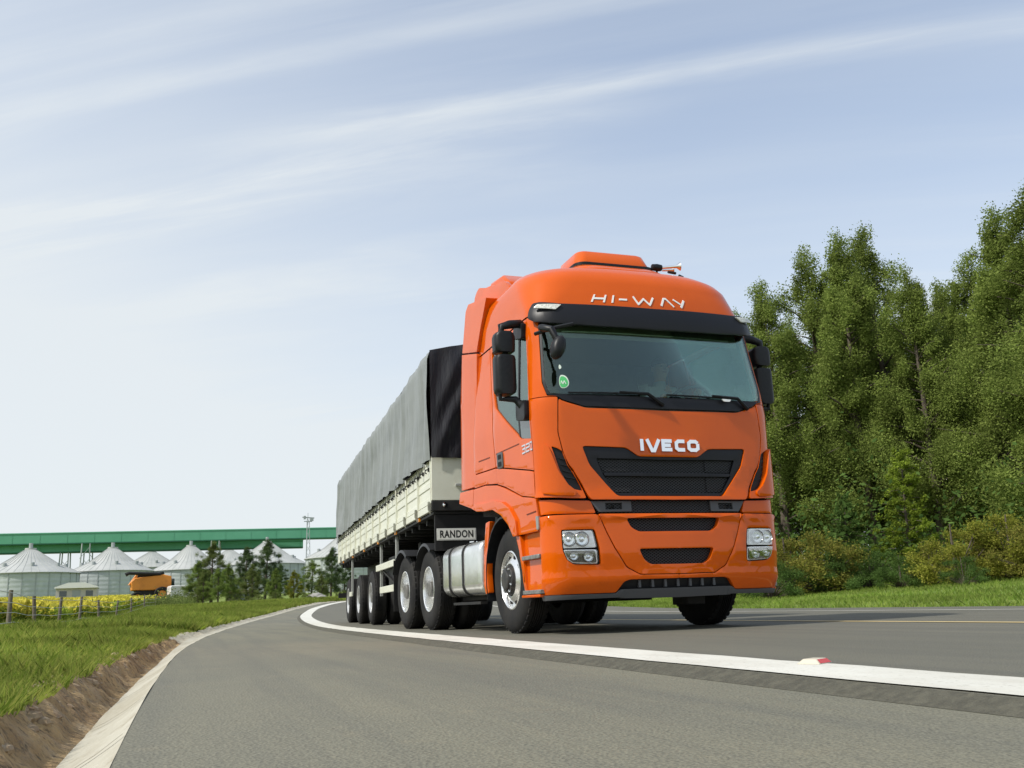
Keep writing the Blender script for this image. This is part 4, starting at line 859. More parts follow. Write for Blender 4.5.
def asphalt(name, c1_, c2_, c3_, stain):
    m = bpy.data.materials.new(name); m.use_nodes = True; t = m.node_tree; b = t.nodes['Principled BSDF']
    g = N(t, 'ShaderNodeTexCoord')
    def nz(sc, det, st=(1,1,1), ro=.6):
        mp = N(t, 'ShaderNodeMapping'); mp.inputs['Scale'].default_value = st; t.links.new(g.outputs['Object'], mp.inputs[0])
        n_ = N(t, 'ShaderNodeTexNoise'); n_.inputs['Scale'].default_value = sc; n_.inputs['Detail'].default_value = det; n_.inputs['Roughness'].default_value = ro; t.links.new(mp.outputs[0], n_.inputs[0]); return n_.outputs[0]
    def mr(v, lo, hi, a=0, c=1):
        n_ = N(t, 'ShaderNodeMapRange'); n_.inputs[1].default_value = lo; n_.inputs[2].default_value = hi; n_.inputs[3].default_value = a; n_.inputs[4].default_value = c; t.links.new(v, n_.inputs[0]); return n_.outputs[0]
    def mx(f, a, c):
        n_ = N(t, 'ShaderNodeMix', data_type='RGBA'); t.links.new(f, n_.inputs[0])
        if isinstance(a, tuple): n_.inputs[6].default_value = (*a, 1)
        else: t.links.new(a, n_.inputs[6])
        n_.inputs[7].default_value = (*c, 1); return n_.outputs[2]
    big = mr(nz(.35, 5), .35, .70); fine = nz(160, 3); streak = mr(nz(1.2, 5, (3.2,.14,1)), .42, .66); spots = mr(nz(3.5, 4), .62, .78)
    c = mx(big, c1_, c2_); c = mx(math_(t, 'MULTIPLY', streak, .60), c, c3_); c = mx(math_(t, 'MULTIPLY', spots, .45), c, stain); 
    c = mx(math_(t, 'MULTIPLY', mr(fine, .52, .62), .45), c, tuple(x*1.55 for x in c1_)); c = mx(math_(t, 'MULTIPLY', mr(fine, .48, .38), .55), c, tuple(x*.45 for x in c1_))
    t.links.new(c, b.inputs[0]); b.inputs['Roughness'].default_value = .78
    v = N(t, 'ShaderNodeTexVoronoi'); v.inputs['Scale'].default_value = 95; t.links.new(g.outputs['Object'], v.inputs[0])
    bp_ = N(t, 'ShaderNodeBump'); bp_.inputs['Strength'].default_value = .55; bp_.inputs['Distance'].default_value = .006; t.links.new(v.outputs['Distance'], bp_.inputs['Height'])
    b2 = N(t, 'ShaderNodeBump'); b2.inputs['Strength'].default_value = .12; b2.inputs['Distance'].default_value = .02; t.links.new(nz(5, 4), b2.inputs['Height']); t.links.new(bp_.outputs[0], b2.inputs['Normal'])
    t.links.new(b2.outputs[0], b.inputs['Normal']); return m
M['asph1'] = asphalt('shoulder_asphalt', (.150,.146,.108), (.200,.186,.128), (.108,.108,.088), (.25,.215,.14))
M['asph2'] = asphalt('lane_asphalt', (.122,.118,.090), (.152,.144,.108), (.092,.090,.074), (.155,.142,.10))
strip('road_shoulder', -60, 158, XE, lambda y: XL(y)-.075, -.035, -.035, M['asph1'], 6)
# upper asphalt layer with a worn slanting edge
rg = lambda y: XL(y)+uR(y)
def edge_w(y): return .082+.02*noise.noise(Vector((y*1.3, 0, 0)))
strip('road_layer_edge', -60, 158, lambda y: XL(y)-edge_w(y), lambda y: XL(y)+.01, -.034, .0, mat('asphalt_edge', (.075,.072,.054), .9, noise_=(22,(.12,.115,.085),.4,.7,(1,1,1)), bump=(50,.8,.02)), 3, fz=lambda x, y, t: .006*noise.noise(Vector((x*30,y*9,0)))*math.sin(math.pi*t))
strip('road_lane', -60, 158, lambda y: XL(y)+.01, rg, 0, 0, M['asph2'], 14)
strip('road_right_edge', -60, 158, rg, lambda y: rg(y)+.12, 0, -.10, mat('edge_soil', (.05,.038,.025), .95, noise_=(5,(.03,.04,.012),.4,.6,(1,1,1)), bump=(20,.8,.03)), 1)
M['wline'] = mat('white_road_paint', (.68,.67,.60), .6, noise_=[(3,(.54,.52,.45),.42,.72,(1,.4,1)),(1.1,(.60,.58,.50),.5,.8,(3,.3,1)),(45,(.40,.38,.32),.58,.70,(1,1,1))], bump=(70,.4,.005))
M['yline'] = mat('yellow_road_paint', (.72,.56,.27), .6, noise_=(6,(.48,.36,.14),.45,.8,(1,.5,1)))
def marking(name, a, b, m, y0=-60, y1=120, z=.0045, wob=.0):
    ys = np.arange(y0, y1, .25); vs = []
    for y in ys:
        # width across the direction of travel
        dxy = (XL(y+.5)-XL(y-.5)); c = math.sqrt(1+dxy*dxy); w1, w2 = a(y)*c, b(y)*c
        vs += [(XL(y)+w1+wob*noise.noise(Vector((y*2,1,0))), y, hroad(y)+z), (XL(y)+w2+wob*noise.noise(Vector((y*2,5,0))), y, hroad(y)+z)]
    o = MB().add(vs, [(2*i, 2*i+1, 2*i+3, 2*i+2) for i in range(len(ys)-1)]).build(name, m, None, 0); tag(o, kind='structure'); return o
marking('white_edge_line', lambda y: .02, lambda y: .42, M['wline'], wob=.022)
marking('yellow_centre_line', lambda y: 4.05+.0*y, lambda y: 4.17, M['yline'])
marking('far_white_line', lambda y: 7.50+.035*max(0,min(y,20)), lambda y: 7.62+.035*max(0,min(y,20)), M['wline'])
# concrete gutter on the outer side and the brown bank
M['conc'] = mat('gutter_concrete', (.46,.44,.36), .85, noise_=[(2.5,(.34,.31,.23),.42,.7,(1,.35,1)),(9,(.22,.18,.11),.56,.8,(1,.5,1)),(30,(.55,.53,.46),.55,.8,(1,1,1))], bump=(25,.5,.02))
M['earth'] = mat('brown_earth', (.42,.29,.14), .95, noise_=[(3,(.20,.125,.06),.42,.66,(1,1,1)),(7,(.38,.29,.18),.52,.70,(1,1,1)),(28,(.07,.05,.03),.5,.7,(1,1,1))], bump=(16,1.0,.05))
gw = lambda y: .21+.0*y
strip('gutter', -60, 110, XE, lambda y: XE(y)-gw(y), -.033, -.155, M['conc'], 8, .25, fz=lambda x, y, t: -.012*math.sin(math.pi*t)+.115*t*sm(1,8,y)+.006*noise.noise(Vector((x*8,y*1.2,3))))
jm = mat('gutter_joint', (.10,.09,.06), .95); jb = MB()
for k in range(40):
    y = -9+k*1.35; zz_ = [(XE(y)-.205*t, y, hroad(y)-.033-.122*t-.012*math.sin(math.pi*t)+.115*t*sm(1,8,y)+.010) for t in (.03,.35,.65,.97)]
    jb.add([(a, b-.008, c) for a, b, c in zz_]+[(a, b+.008, c) for a, b, c in zz_], [(0,1,5,4),(1,2,6,5),(2,3,7,6)])
tag(jb.build('gutter_joints', jm, None, 0), kind='structure')
def bankz(x, y, t):
    prof = np.interp(t, [0,.2,.45,.7,1], [0,-.01,.02,.045,.02])
    dry = sm(8, 20, y)
    return float(prof)*(1-.5*dry)-.03*sm(.85,1,t)+.115*(1-t)*sm(1,8,y)+.055*noise.noise(Vector((x*5,y*2.6,0)))*math.sin(math.pi*t)+.040*noise.noise(Vector((x*13,y*9,2)))*math.sin(math.pi*t)
bk = strip('earth_bank', -60, 6, lambda y: XE(y)-gw(y)+.01, lambda y: XE(y)-.46, -.158, -.01, M['earth'], 14, .05, fz=bankz)
strip('earth_bank_far', 6, 110, lambda y: XE(y)-gw(y)+.01, lambda y: XE(y)-.46, -.158, -.01, mat('pale_rubble', (.50,.46,.36), .9, noise_=[(3,(.30,.24,.15),.50,.75,(1,1,1)),(8,(.50,.47,.38),.5,.7,(1,1,1))], bump=(16,1,.05)), 6, .25, fz=bankz)
# loose stones and clods along the top of the bank
rb = MB(); rr = random.Random(4)
for i in range(520):
    y = -9+26*rr.random()**1.25; t = rr.uniform(.45,1.05); x = XE(y)-.21-.25*t; z = hroad(y)-.158+.148*t+.012; R_ = rr.uniform(.012,.045)*(1.25 if y > 0 else 1); n = 7; rings = []
    sx, sy, sz = rr.uniform(.7,1.2), rr.uniform(.9,1.9), rr.uniform(.5,.8); sd_ = rr.uniform(0,99)
    for k in range(5):
        a = math.pi*(k+.3)/4.6; rings.append([(x+sx*R_*math.sin(a)*math.cos(6.283*j/n)*(1+.35*noise.noise(Vector((j,k,sd_)))), y+sy*R_*math.sin(a)*math.sin(6.283*j/n)*(1+.35*noise.noise(Vector((j,k,sd_+7)))), z-sz*R_*math.cos(a)*(1+.25*noise.noise(Vector((j*2,k,sd_+3))))) for j in range(n)])
    rb.loft(rings)
tag(rb.build('rubble', mat('tan_rubble', (.34,.26,.165), .9, noise_=[(6,(.20,.13,.07),.4,.65,(1,1,1)),(15,(.50,.44,.34),.55,.75,(1,1,1))], bump=(30,.8,.02)), None, 30), 'pale clods and broken stones along the brown bank of the gutter', 'rubble', kind='stuff')
# road stud on the white line
st_ = at3(815, 664.5, 2); t_ = (0-CP.z)/(st_-CP).z; sp_ = CP+(st_-CP)*t_
sx_, sy_ = sp_.x, sp_.y
rs_ = empty('road_stud', (sx_, sy_, .004)); tag(rs_, 'small red and white reflector stud on the white edge line', 'road stud')
MB().loft([[(-.06,-.05,0),(.06,-.05,0),(.06,.05,0),(-.06,.05,0)],[(-.045,-.028,.02),(.045,-.028,.02),(.045,.028,.02),(-.045,.028,.02)]]).build('stud_body', mat('stud_plastic',(.55,.50,.40),.5), rs_, 30, bevel=.004)
MB().add([(-.05,-.047,.004),(.05,-.047,.004),(.042,-.031,.0185),(-.042,-.031,.0185)],[(0,1,2,3)]).build('stud_lens', mat('red_lens',(.60,.04,.03),.25), rs_, 0)
rs_.rotation_euler = (0,0,.5)
# ================================================================== VEGETATION
rng = np.random.default_rng(3)
def leafmat(name, c, c2, c3=None, tr=.42):
    m = bpy.data.materials.new(name); m.use_nodes = True; t = m.node_tree; t.nodes.clear(); o = N(t, 'ShaderNodeOutputMaterial')
    g = N(t, 'ShaderNodeNewGeometry'); cr = N(t, 'ShaderNodeValToRGB'); t.links.new(g.outputs['Random Per Island'], cr.inputs[0])
    e = cr.color_ramp.elements; e[0].color = (*c, 1); e[1].color = (*c2, 1)
    if c3: x = cr.color_ramp.elements.new(.85); x.color = (*c3, 1)
    tcn = N(t, 'ShaderNodeTexCoord'); nz = N(t, 'ShaderNodeTexNoise'); nz.inputs['Scale'].default_value = .45; t.links.new(tcn.outputs['Object'], nz.inputs[0])
    mr = N(t, 'ShaderNodeMapRange'); mr.inputs[1].default_value = .35; mr.inputs[2].default_value = .65; mr.inputs[3].default_value = .72; mr.inputs[4].default_value = 1.25; t.links.new(nz.outputs[0], mr.inputs[0])
    hs = N(t, 'ShaderNodeHueSaturation'); t.links.new(cr.outputs[0], hs.inputs['Color']); t.links.new(mr.outputs[0], hs.inputs['Value'])
    d = N(t, 'ShaderNodeBsdfDiffuse'); tl = N(t, 'ShaderNodeBsdfTranslucent'); gl = N(t, 'ShaderNodeBsdfGlossy'); gl.inputs['Roughness'].default_value = .45
    t.links.new(hs.outputs[0], d.inputs[0]); t.links.new(hs.outputs[0], tl.inputs[0])
    m1 = N(t, 'ShaderNodeMixShader'); m1.inputs[0].default_value = tr; t.links.new(d.outputs[0], m1.inputs[1]); t.links.new(tl.outputs[0], m1.inputs[2])
    m2 = N(t, 'ShaderNodeMixShader'); m2.inputs[0].default_value = 0.0; t.links.new(m1.outputs[0], m2.inputs[1]); t.links.new(gl.outputs[0], m2.inputs[2]); t.links.new(m2.outputs[0], o.inputs[0]); return m
def leaf_mesh(name, cen, size, aspect=.5, droop=0, tri=False):
    """cen (n,3), size (n,) -> mesh of randomly turned small leaf faces"""
    n = len(cen); d = rng.normal(size=(n,3)); d[:,2] = d[:,2]*.8-droop; d /= np.linalg.norm(d, axis=1)[:,None]
    e = rng.normal(size=(n,3)); s = np.cross(d, e); s /= np.linalg.norm(s, axis=1)[:,None]
    h = size[:,None]; wv = s*h*aspect*.5
    if tri: P = np.stack([cen-wv, cen+wv, cen+d*h], 1); k = 3
    else: P = np.stack([cen-d*h*.5, cen+wv, cen+d*h*.5, cen-wv], 1); k = 4
    me = bpy.data.meshes.new(name); me.vertices.add(n*k); me.vertices.foreach_set('co', P.reshape(-1)); me.loops.add(n*k); me.loops.foreach_set('vertex_index', np.arange(n*k, dtype=np.int32))
    me.polygons.add(n); me.polygons.foreach_set('loop_start', np.arange(0, n*k, k, dtype=np.int32)); me.polygons.foreach_set('loop_total', np.full(n, k, dtype=np.int32)); me.update(calc_edges=True); return me
M['bark'] = mat('grey_brown_bark', (.13,.105,.08), .9, noise_=(6,(.06,.05,.04),.4,.7,(1,1,.3)), bump=(12,.8,.05,(1,1,.3)))
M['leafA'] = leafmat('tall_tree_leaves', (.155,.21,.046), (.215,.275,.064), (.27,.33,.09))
M['leafB'] = leafmat('yellow_green_leaves', (.17,.24,.03), (.27,.34,.05))
M['leafC'] = leafmat('dark_conifer_needles', (.075,.12,.045), (.125,.18,.07))
M['leafD'] = leafmat('bush_leaves', (.14,.17,.028), (.22,.23,.045), (.27,.24,.06))
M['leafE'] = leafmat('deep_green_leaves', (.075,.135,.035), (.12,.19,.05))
def tree_proto(kind, H, seed, leaf, nleaf, lsize, width=.2):
    """returns (trunk mesh builder, crown mesh) in local coordinates, base at origin"""
    r = random.Random(seed); tk = MB(); cl = []
    def limb(p0, p1, r0, r1, sag=0):
        m_ = (Vector(p0)+Vector(p1))/2+Vector((r.uniform(-.1,.1), r.uniform(-.1,.1), sag))*((Vector(p1)-Vector(p0)).length*.3)
        tk.tube([p0, m_, p1], [r0, (r0+r1)/2, r1], 6); return p1
    lean = Vector((r.uniform(-.02,.02), r.uniform(-.02,.02), 0))
    def ax(z): return Vector((lean.x*z+.12*math.sin(z*.5+seed)*z/H*.8, lean.y*z+.12*math.cos(z*.4+seed)*z/H*.8, z))
    tk.tube([ax(H*.86*k/8) for k in range(9)], [H*.014*(1-k/8.6)+.02 for k in range(9)], 8)
    if kind == 'euc':
        nl = 64
        for i in range(nl):
            f = .12+.86*(i/nl)**.80; z = H*f; a = i*2.4+r.uniform(-.5,.5)
            prof = (.45+.55*math.sin(min(1, f/.32)*math.pi/2))*(1.0 if f < .30 else max(.03, (1-(f-.30)/.70)**.62))
            ln = H*width*prof*r.uniform(.55, 1.25); p0 = ax(z*.93); p1 = p0+Vector((math.cos(a)*ln, math.sin(a)*ln, ln*r.uniform(.15,.70)))
            limb(p0, p1, H*.0055*(1.2-f), .012, .2)
            for j in range(r.randint(2,4)):
                t = r.uniform(.5,1.08); c = p0+(p1-p0)*t+Vector((r.gauss(0,.10),r.gauss(0,.10),r.gauss(0,.05)))*ln
                rad_ = H*r.uniform(.020,.048)*(1.10-.70*f); cl.append((c, rad_, rad_*r.uniform(1.1,2.2), 1))
        for j in range(16): cl.append((ax(H*(.74+.23*j/15))+Vector((r.gauss(0,.34),r.gauss(0,.34),0))*(1.25-j/15), H*r.uniform(.024,.040)*(1.25-.6*j/15), H*.030, 1))
    elif kind == 'cone':
        nl = 60
        for i in range(nl):
            f = .06+.92*(i/nl); z = H*f; a = i*2.4+r.uniform(-.4,.4); ln = H*width*(1-f)**.8*r.uniform(.75,1.15)+.1
            p0 = ax(z); p1 = p0+Vector((math.cos(a)*ln, math.sin(a)*ln, ln*r.uniform(-.1,.35))); limb(p0, p1, .012+H*.003*(1-f), .01, .1)
            for t in (.4,.7,1.0): cl.append((p0+(p1-p0)*t+Vector((r.gauss(0,.1),r.gauss(0,.1),r.gauss(0,.08))), H*r.uniform(.026,.040)*(1.4-t*.5)*(1.1-.6*f), H*.026, 1))
    elif kind == 'bush':
        for i in range(26):
            a = r.uniform(0, 6.28); rr_ = H*width*math.sqrt(r.random()); z = H*r.uniform(.12,.92)*(1-.45*(rr_/(H*width))**2); p1 = Vector((math.cos(a)*rr_, math.sin(a)*rr_, z)); limb((0,0,.05), p1, .03, .01, .2)
            cl.append((p1, H*r.uniform(.10,.19), H*r.uniform(.08,.16), 1))
    elif kind == 'round':
        for i in range(40):
            a = i*2.4; f = r.uniform(.22,1); z = H*f; ln = H*width*math.sqrt(max(.05, 1-((f-.55)/.5)**2))*r.uniform(.5,1.1); p0 = ax(z*.8); p1 = Vector((math.cos(a)*ln, math.sin(a)*ln, z)); limb(p0, p1, .03, .01)
            cl.append((p1, H*r.uniform(.05,.10), H*r.uniform(.05,.09), 1))
    wts = np.array([c[1]**2*c[2] for c in cl])**.8; wts /= wts.sum(); cnt = np.maximum(4, (wts*nleaf).astype(int)); pts = []
    for (c, ra, rz_, _), n in zip(cl, cnt):
        q_ = rng.normal(size=(n,3)); q_ /= np.linalg.norm(q_, axis=1)[:,None]; q_ *= (rng.random(n)**.45)[:,None]; q_ *= np.array([ra, ra, rz_])*(1+.25*rng.normal(size=(n,1))); pts.append(q_+np.array(c))
    P = np.concatenate(pts); P[:,2] = np.maximum(P[:,2], .03)
    return tk, leaf_mesh(name='crown', cen=P, size=lsize*(.6+.8*rng.random(len(P))), aspect=.55, droop=.5 if kind == 'euc' else .1)
PROTO = {}
def plant(name, key, x, y, h, rot, label, cat, group=None, mtl=None, sx=1.0):
    kind, H, leaf = PROTO[key][0], PROTO[key][1], PROTO[key][2]; s = h/H
    root = empty(name, (x, y, ground_z(x, y)-.05), rot); root.scale = (s*sx, s*sx, s); tag(root, label, cat, group)
    t = bpy.data.objects.new('trunk', PROTO[key][3]); COL.objects.link(t); t.parent = root
    c = bpy.data.objects.new('crown', PROTO[key][4]); COL.objects.link(c); c.parent = root
    if mtl: c.material_slots[0].link = 'OBJECT'; c.material_slots[0].material = mtl
    return root
def mkproto(key, kind, H, seed, leaf, nleaf, lsize, width):
    tk, cm = tree_proto(kind, H, seed, leaf, nleaf, lsize, width); cm.materials.append(leaf)
    me = bpy.data.meshes.new('trunk'); me.from_pydata(tk.v, [], tk.f); me.materials.append(M['bark']); sharp(me, 60); PROTO[key] = (kind, H, leaf, me, cm)
for k in range(5): mkproto('euc%d' % k, 'euc', 16, 11+k, M['leafA'], 100000, .092, .165+.02*(k % 3))
for k in range(3): mkproto('cone%d' % k, 'cone', 7, 31+k, M['leafC'], 20000, .13, .19+.03*k)
for k in range(3): mkproto('bush%d' % k, 'bush', 2.5, 41+k, M['leafD'], 11000, .075, .62)
for k in range(2): mkproto('round%d' % k, 'round', 6, 51+k, M['leafB'], 18000, .13, .38)
mkproto('young', 'cone', 6, 61, M['leafB'], 22000, .10, .27)
def place(name, key, px, pytop, d, label, cat, group=None, mtl=None, sx=1.0, rot=None):
    p = at3(px, pytop, d); h = p.z-ground_z(p.x, p.y)
    return plant(name, key, p.x, p.y, h, rot if rot is not None else (px*1.7) % 6.28, label, cat, group, mtl, sx)
G1 = 'tall trees lining the far side of the road'
TT = [ # px, top, distance, proto, label
 (733,322,50,0,'tall tree half hidden behind the cab of the orange truck',1.1),
 (762,292,47,1,'leafy tall tree just right of the truck mirror',1.15),
 (800,258,49,2,'second tall tree right of the truck, with a ragged pale top',1.1),
 (838,240,47,3,'tall tree with a double pointed top left of the highest crown gap',1.05),
 (870,234,50,4,'tall tree whose narrow tip stands highest in the left half of the row',1.1),
 (905,275,46,0,'shorter tall tree just left of the sky notch in the row',1.05),
 (934,292,52,1,'tall tree standing in the notch between the two tree masses',1.1),
 (968,262,48,2,'tall tree leading up to the highest group on the right',1.1),
 (993,214,44,3,'tallest tree on the right, against the photo edge group',1.15),
 (1032,188,42,4,'tall tree cut by the right edge of the photo',1.2),
 (1085,180,43,1,'tall tree just outside the right edge of the photo',1.2),
]
for px, py, d, k, lb, sx in TT: place('tall_tree', 'euc%d' % k, px, py-14, d, lb, 'tree', G1, None, sx)
G2 = 'trees of the dark second row'
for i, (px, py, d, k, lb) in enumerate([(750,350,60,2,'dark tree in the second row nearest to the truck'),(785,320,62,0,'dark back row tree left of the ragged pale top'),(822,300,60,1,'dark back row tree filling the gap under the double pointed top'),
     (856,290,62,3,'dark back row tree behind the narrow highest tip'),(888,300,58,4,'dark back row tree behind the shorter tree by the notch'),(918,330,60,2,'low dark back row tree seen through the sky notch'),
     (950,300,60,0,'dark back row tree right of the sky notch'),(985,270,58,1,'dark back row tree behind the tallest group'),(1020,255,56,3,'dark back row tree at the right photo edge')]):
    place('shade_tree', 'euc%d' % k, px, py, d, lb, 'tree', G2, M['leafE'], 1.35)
place('young_tree', 'young', 897, 447, 37, 'young bright green cone shaped tree in front of the dark row', 'tree', None, None, 1.0)
place('young_tree', 'young', 842, 492, 38, 'small dull green young tree left of the bright cone shaped one', 'tree', None, M['leafE'], 1.1)
G3 = 'bushes along the foot of the trees'
BB = [(752,520,35,0,'bush directly behind the right headlight of the truck','leafE'),(783,527,33,1,'olive bush just right of the truck bumper','leafD'),(812,518,33,2,'tall olive bush second from the truck','leafD'),(838,545,32,0,'low dark bush between two olive bushes','leafE'),(866,540,33,1,'dark bush left of the young cone tree foot','leafE'),
 (897,548,31,2,'low bush at the foot of the bright young tree','leafE'),(925,535,32,0,'yellowish bush just right of the young tree','leafD'),(948,512,31,1,'large yellow green bush left of the edge group','leafB2'),(978,520,32,2,'olive bush in the middle of the right bush group','leafD'),(1003,502,31,0,'tallest yellow green bush near the right edge','leafB2'),(1030,508,30,1,'olive bush cut by the right edge','leafD'),(1062,500,30,2,'bush beyond the right edge','leafD'),
 (768,552,31,2,'low dark bush at ground level beside the bumper','leafE'),(960,550,29,1,'low dark green bush in front of the large yellow green one','leafE')]
M['leafB2'] = leafmat('yellowish_bush_leaves', (.19,.22,.03), (.31,.30,.06))
for px, py, d, k, lb, m_ in BB: place('bush', 'bush%d' % k, px, py, d, lb, 'bush', G3, M[m_], 1.05)
# undergrowth mass under the trees
def scatter_leaves(name, pts, size, m, aspect=.5, droop=0):
    me = leaf_mesh(name, np.array(pts), size, aspect, droop); me.materials.append(m); o = bpy.data.objects.new(name, me); COL.objects.link(o); return o
P = []
for _ in range(26000):
    px = rng.uniform(715, 1120); d = rng.uniform(36, 62); p = at3(px, 600, d); z = ground_z(p.x, p.y); P.append((p.x, p.y, z+abs(rng.normal())*1.3*(.5+noise.noise(Vector((p.x*.3,p.y*.3,0)))+.5)))
u_ = scatter_leaves('undergrowth', P, .22*(.6+.8*rng.random(len(P))), M['leafE']); tag(u_, 'dark leafy undergrowth between the trunks of the tall trees', 'undergrowth', kind='stuff')
# ---- trees on the left beyond the bend
G4 = 'trees along the far bend on the left'
LT = [('leafy_tree','euc0',199,562,92,'low full bright tree left of the dark roadside pair','leafF',1.6),('leafy_tree','euc1',213,543,96,'slim tall tree left of the dark tree','leafE2',1.5),('leafy_tree','euc2',228,566,90,'small pale tree between slim tree and the dark pair','leafF',1.5),
 ('leafy_tree','euc3',247,548,94,'dark tree, left one of the close pair','leafC',1.45),('leafy_tree','euc4',266,541,97,'tallest dark tree, right one of the close pair','leafC',1.45),('leafy_tree','euc2',281,566,100,'small dark tree on the right shoulder of the close pair','leafC',1.45),
 ('leafy_tree','euc0',294,572,88,'low yellow green tree by the road bend','leafB2',1.5),('leafy_tree','euc2',312,562,98,'light green tree left of the dark tree next to the trailer','leafF',1.6),('leafy_tree','euc3',331,549,96,'dark tree next to the rear of the trailer','leafC',1.45),
 ('leafy_tree','euc4',344,560,104,'dark tree mostly hidden by the rear of the trailer','leafC',1.45),('leafy_tree','euc1',322,576,86,'small full tree in front of the last dark tree','leafE2',1.5),('leafy_tree','euc0',204,572,88,'small dark green tree below the slim tall one','leafE2',1.5)]
M['leafF'] = leafmat('fresh_green_leaves', (.15,.22,.05), (.24,.31,.085)); M['leafE2'] = leafmat('olive_leaves', (.13,.17,.05), (.20,.24,.08))
LT += [('leafy_tree','euc2',219,570,84,'full pale green tree in front of the slim tall one','leafF',1.5),('leafy_tree','euc1',253,566,86,'full olive tree in front of the dark tree pair','leafE2',1.5),('leafy_tree','euc0',276,570,84,'full fresh green tree right of the dark tree pair','leafF',1.5)]
for nm, key, px, py, d, lb, m_, sx in LT: place(nm, key, px, py-3, d, lb, 'tree', G4, M[m_], sx*1.2)
G5 = 'low bushes along the far verge'
for px, py, d, k, lb in [(236,590,84,1,'low bush under the dark tree pair'),(258,592,83,2,'low bush at the dark tree trunks'),(276,590,82,0,'low bush right of the dark tree trunks'),(308,590,80,1,'low bush behind the bend verge'),(340,588,82,2,'low bush beside the trailer wheels')]:
    place('verge_bush', 'bush%d' % k, px, py, d, lb, 'bush', G5, M['leafE2'], 1.2)
# ---- grass blades
def blades(name, pts, h, w, m, label):
    P = np.array(pts); n = len(P); a = rng.uniform(0, 6.28, n); lean = rng.normal(size=(n,2))*.45*h[:,None]
    dx_ = np.stack([np.cos(a)*w, np.sin(a)*w, np.zeros(n)], 1); top = P+np.stack([lean[:,0], lean[:,1], h], 1); mid = P+np.stack([lean[:,0]*.3, lean[:,1]*.3, h*.55], 1)
    V_ = np.stack([P-dx_*.5, P+dx_*.5, mid+dx_*.38, top, mid-dx_*.38], 1); k = 5
    me = bpy.data.meshes.new(name); me.vertices.add(n*k); me.vertices.foreach_set('co', V_.reshape(-1)); me.loops.add(n*k); me.loops.foreach_set('vertex_index', np.arange(n*k, dtype=np.int32)); me.polygons.add(n)
    me.polygons.foreach_set('loop_start', np.arange(0, n*k, k, dtype=np.int32)); me.polygons.foreach_set('loop_total', np.full(n, k, dtype=np.int32)); me.update(calc_edges=True); me.materials.append(m)
    o = bpy.data.objects.new(name, me); COL.objects.link(o); tag(o, label, 'grass', kind='stuff'); return o
M['blade'] = leafmat('grass_blades', (.15,.235,.032), (.26,.35,.048), (.33,.35,.09), .5)
M['blade2'] = leafmat('verge_grass_blades', (.17,.28,.04), (.25,.37,.058), (.32,.39,.10), .5)
pts = []; hh = []; ww = []
for _ in range(95000):
    y = -8+22*rng.random()**1.5; vl = .38+7*rng.random()**1.6; x = XE(y)-vl
    if noise.noise(Vector((x*1.4, y*1.4, 5))) < -.32+.0*vl and vl > .6: continue
    pts.append((x, y, ground_z(x, y)-.01)); q_ = .5+.7*(noise.noise(Vector((x*.9, y*.9, 8)))+.5); hh.append((.07+.06*rng.random())*q_*(1+.6*sm(1,5,vl))); ww.append(.006+.004*rng.random())
for _ in range(90000):
    y = 12+60*rng.random()**1.3; vl = .4+11*rng.random()**1.4; x = XE(y)-vl
    pts.append((x, y, ground_z(x, y)-.01)); hh.append(.14+.16*rng.random()*(.6+noise.noise(Vector((x*.5,y*.5,8))))); ww.append(.014+.016*rng.random())
blades('verge_grass', pts, np.maximum(.03, np.array(hh)), np.array(ww), M['blade'], 'rough green grass on the verge left of the gutter')
pts = []; hh = []; ww = []
for _ in range(110000):
    y = -14+56*rng.random(); vr = .05+17*rng.random()**1.5; x = XL(y)+uR(y)+vr
    pts.append((x, y, ground_z(x, y)-.01)); hh.append(.05+.07*rng.random()); ww.append(.012+.014*rng.random())
blades('roadside_grass', pts, np.array(hh), np.array(ww), M['blade2'], 'bright mown grass strip between the road and the trees')
# ---- flowering field
M['flower'] = leafmat('yellow_flowers', (.58,.52,.06), (.72,.64,.12), None, .3); M['stem'] = leafmat('field_stems', (.18,.25,.035), (.28,.34,.05), None, .3)
fx = [(8,-7.2),(16,-7.3),(24,-7.1),(34,-6.7),(44,-6.2),(60,-5.4),(76,-4.4),(92,-3.0),(112,-1.0)]
def fenceX(y): return interp([(-20,-7.9),(0,-7.4)]+fx+[(160,6)], y)
pf = []; pg = []
for _ in range(230000):
    px = rng.uniform(-30, 205); d = 17+165*rng.random()**1.7; p = at3(px, 600, d)
    if p.x > fenceX(p.y)-.7: continue
    if px > 165+20*noise.noise(Vector((d*.1,0,0))): continue
    z = ground_z(p.x, p.y); cl = noise.noise(Vector((p.x*.35, p.y*.12, 1)))
    if cl > -.22 and rng.random() < .75: pf.append((p.x, p.y, z+.30+.42*rng.random()+.12*cl))
    if rng.random() < .85: pg.append((p.x, p.y, z+.55*rng.random()))
f_ = scatter_leaves('flowers', pf, .10+.10*rng.random(len(pf)), M['flower'], .8); tag(f_, 'yellow flowering crop covering the field behind the fence', 'flowers', kind='stuff')
f_ = scatter_leaves('crop_stems', pg, .22+.2*rng.random(len(pg)), M['stem'], .25); tag(f_, 'green stems and leaves of the flowering crop', 'crop', kind='stuff')
# dark scrub along the fence towards the trees
P = []
for _ in range(15000):
    y = rng.uniform(58, 118); x = fenceX(y)+rng.normal()*.6+.3; P.append((x, y, ground_z(x, y)+abs(rng.normal())*.30*(1+noise.noise(Vector((y*.3,0,0))))))
f_ = scatter_leaves('fence_scrub', P, .10+.12*rng.random(len(P)), M['leafE2'], .5); tag(f_, 'dull green weeds growing along the field fence', 'weeds', kind='stuff')
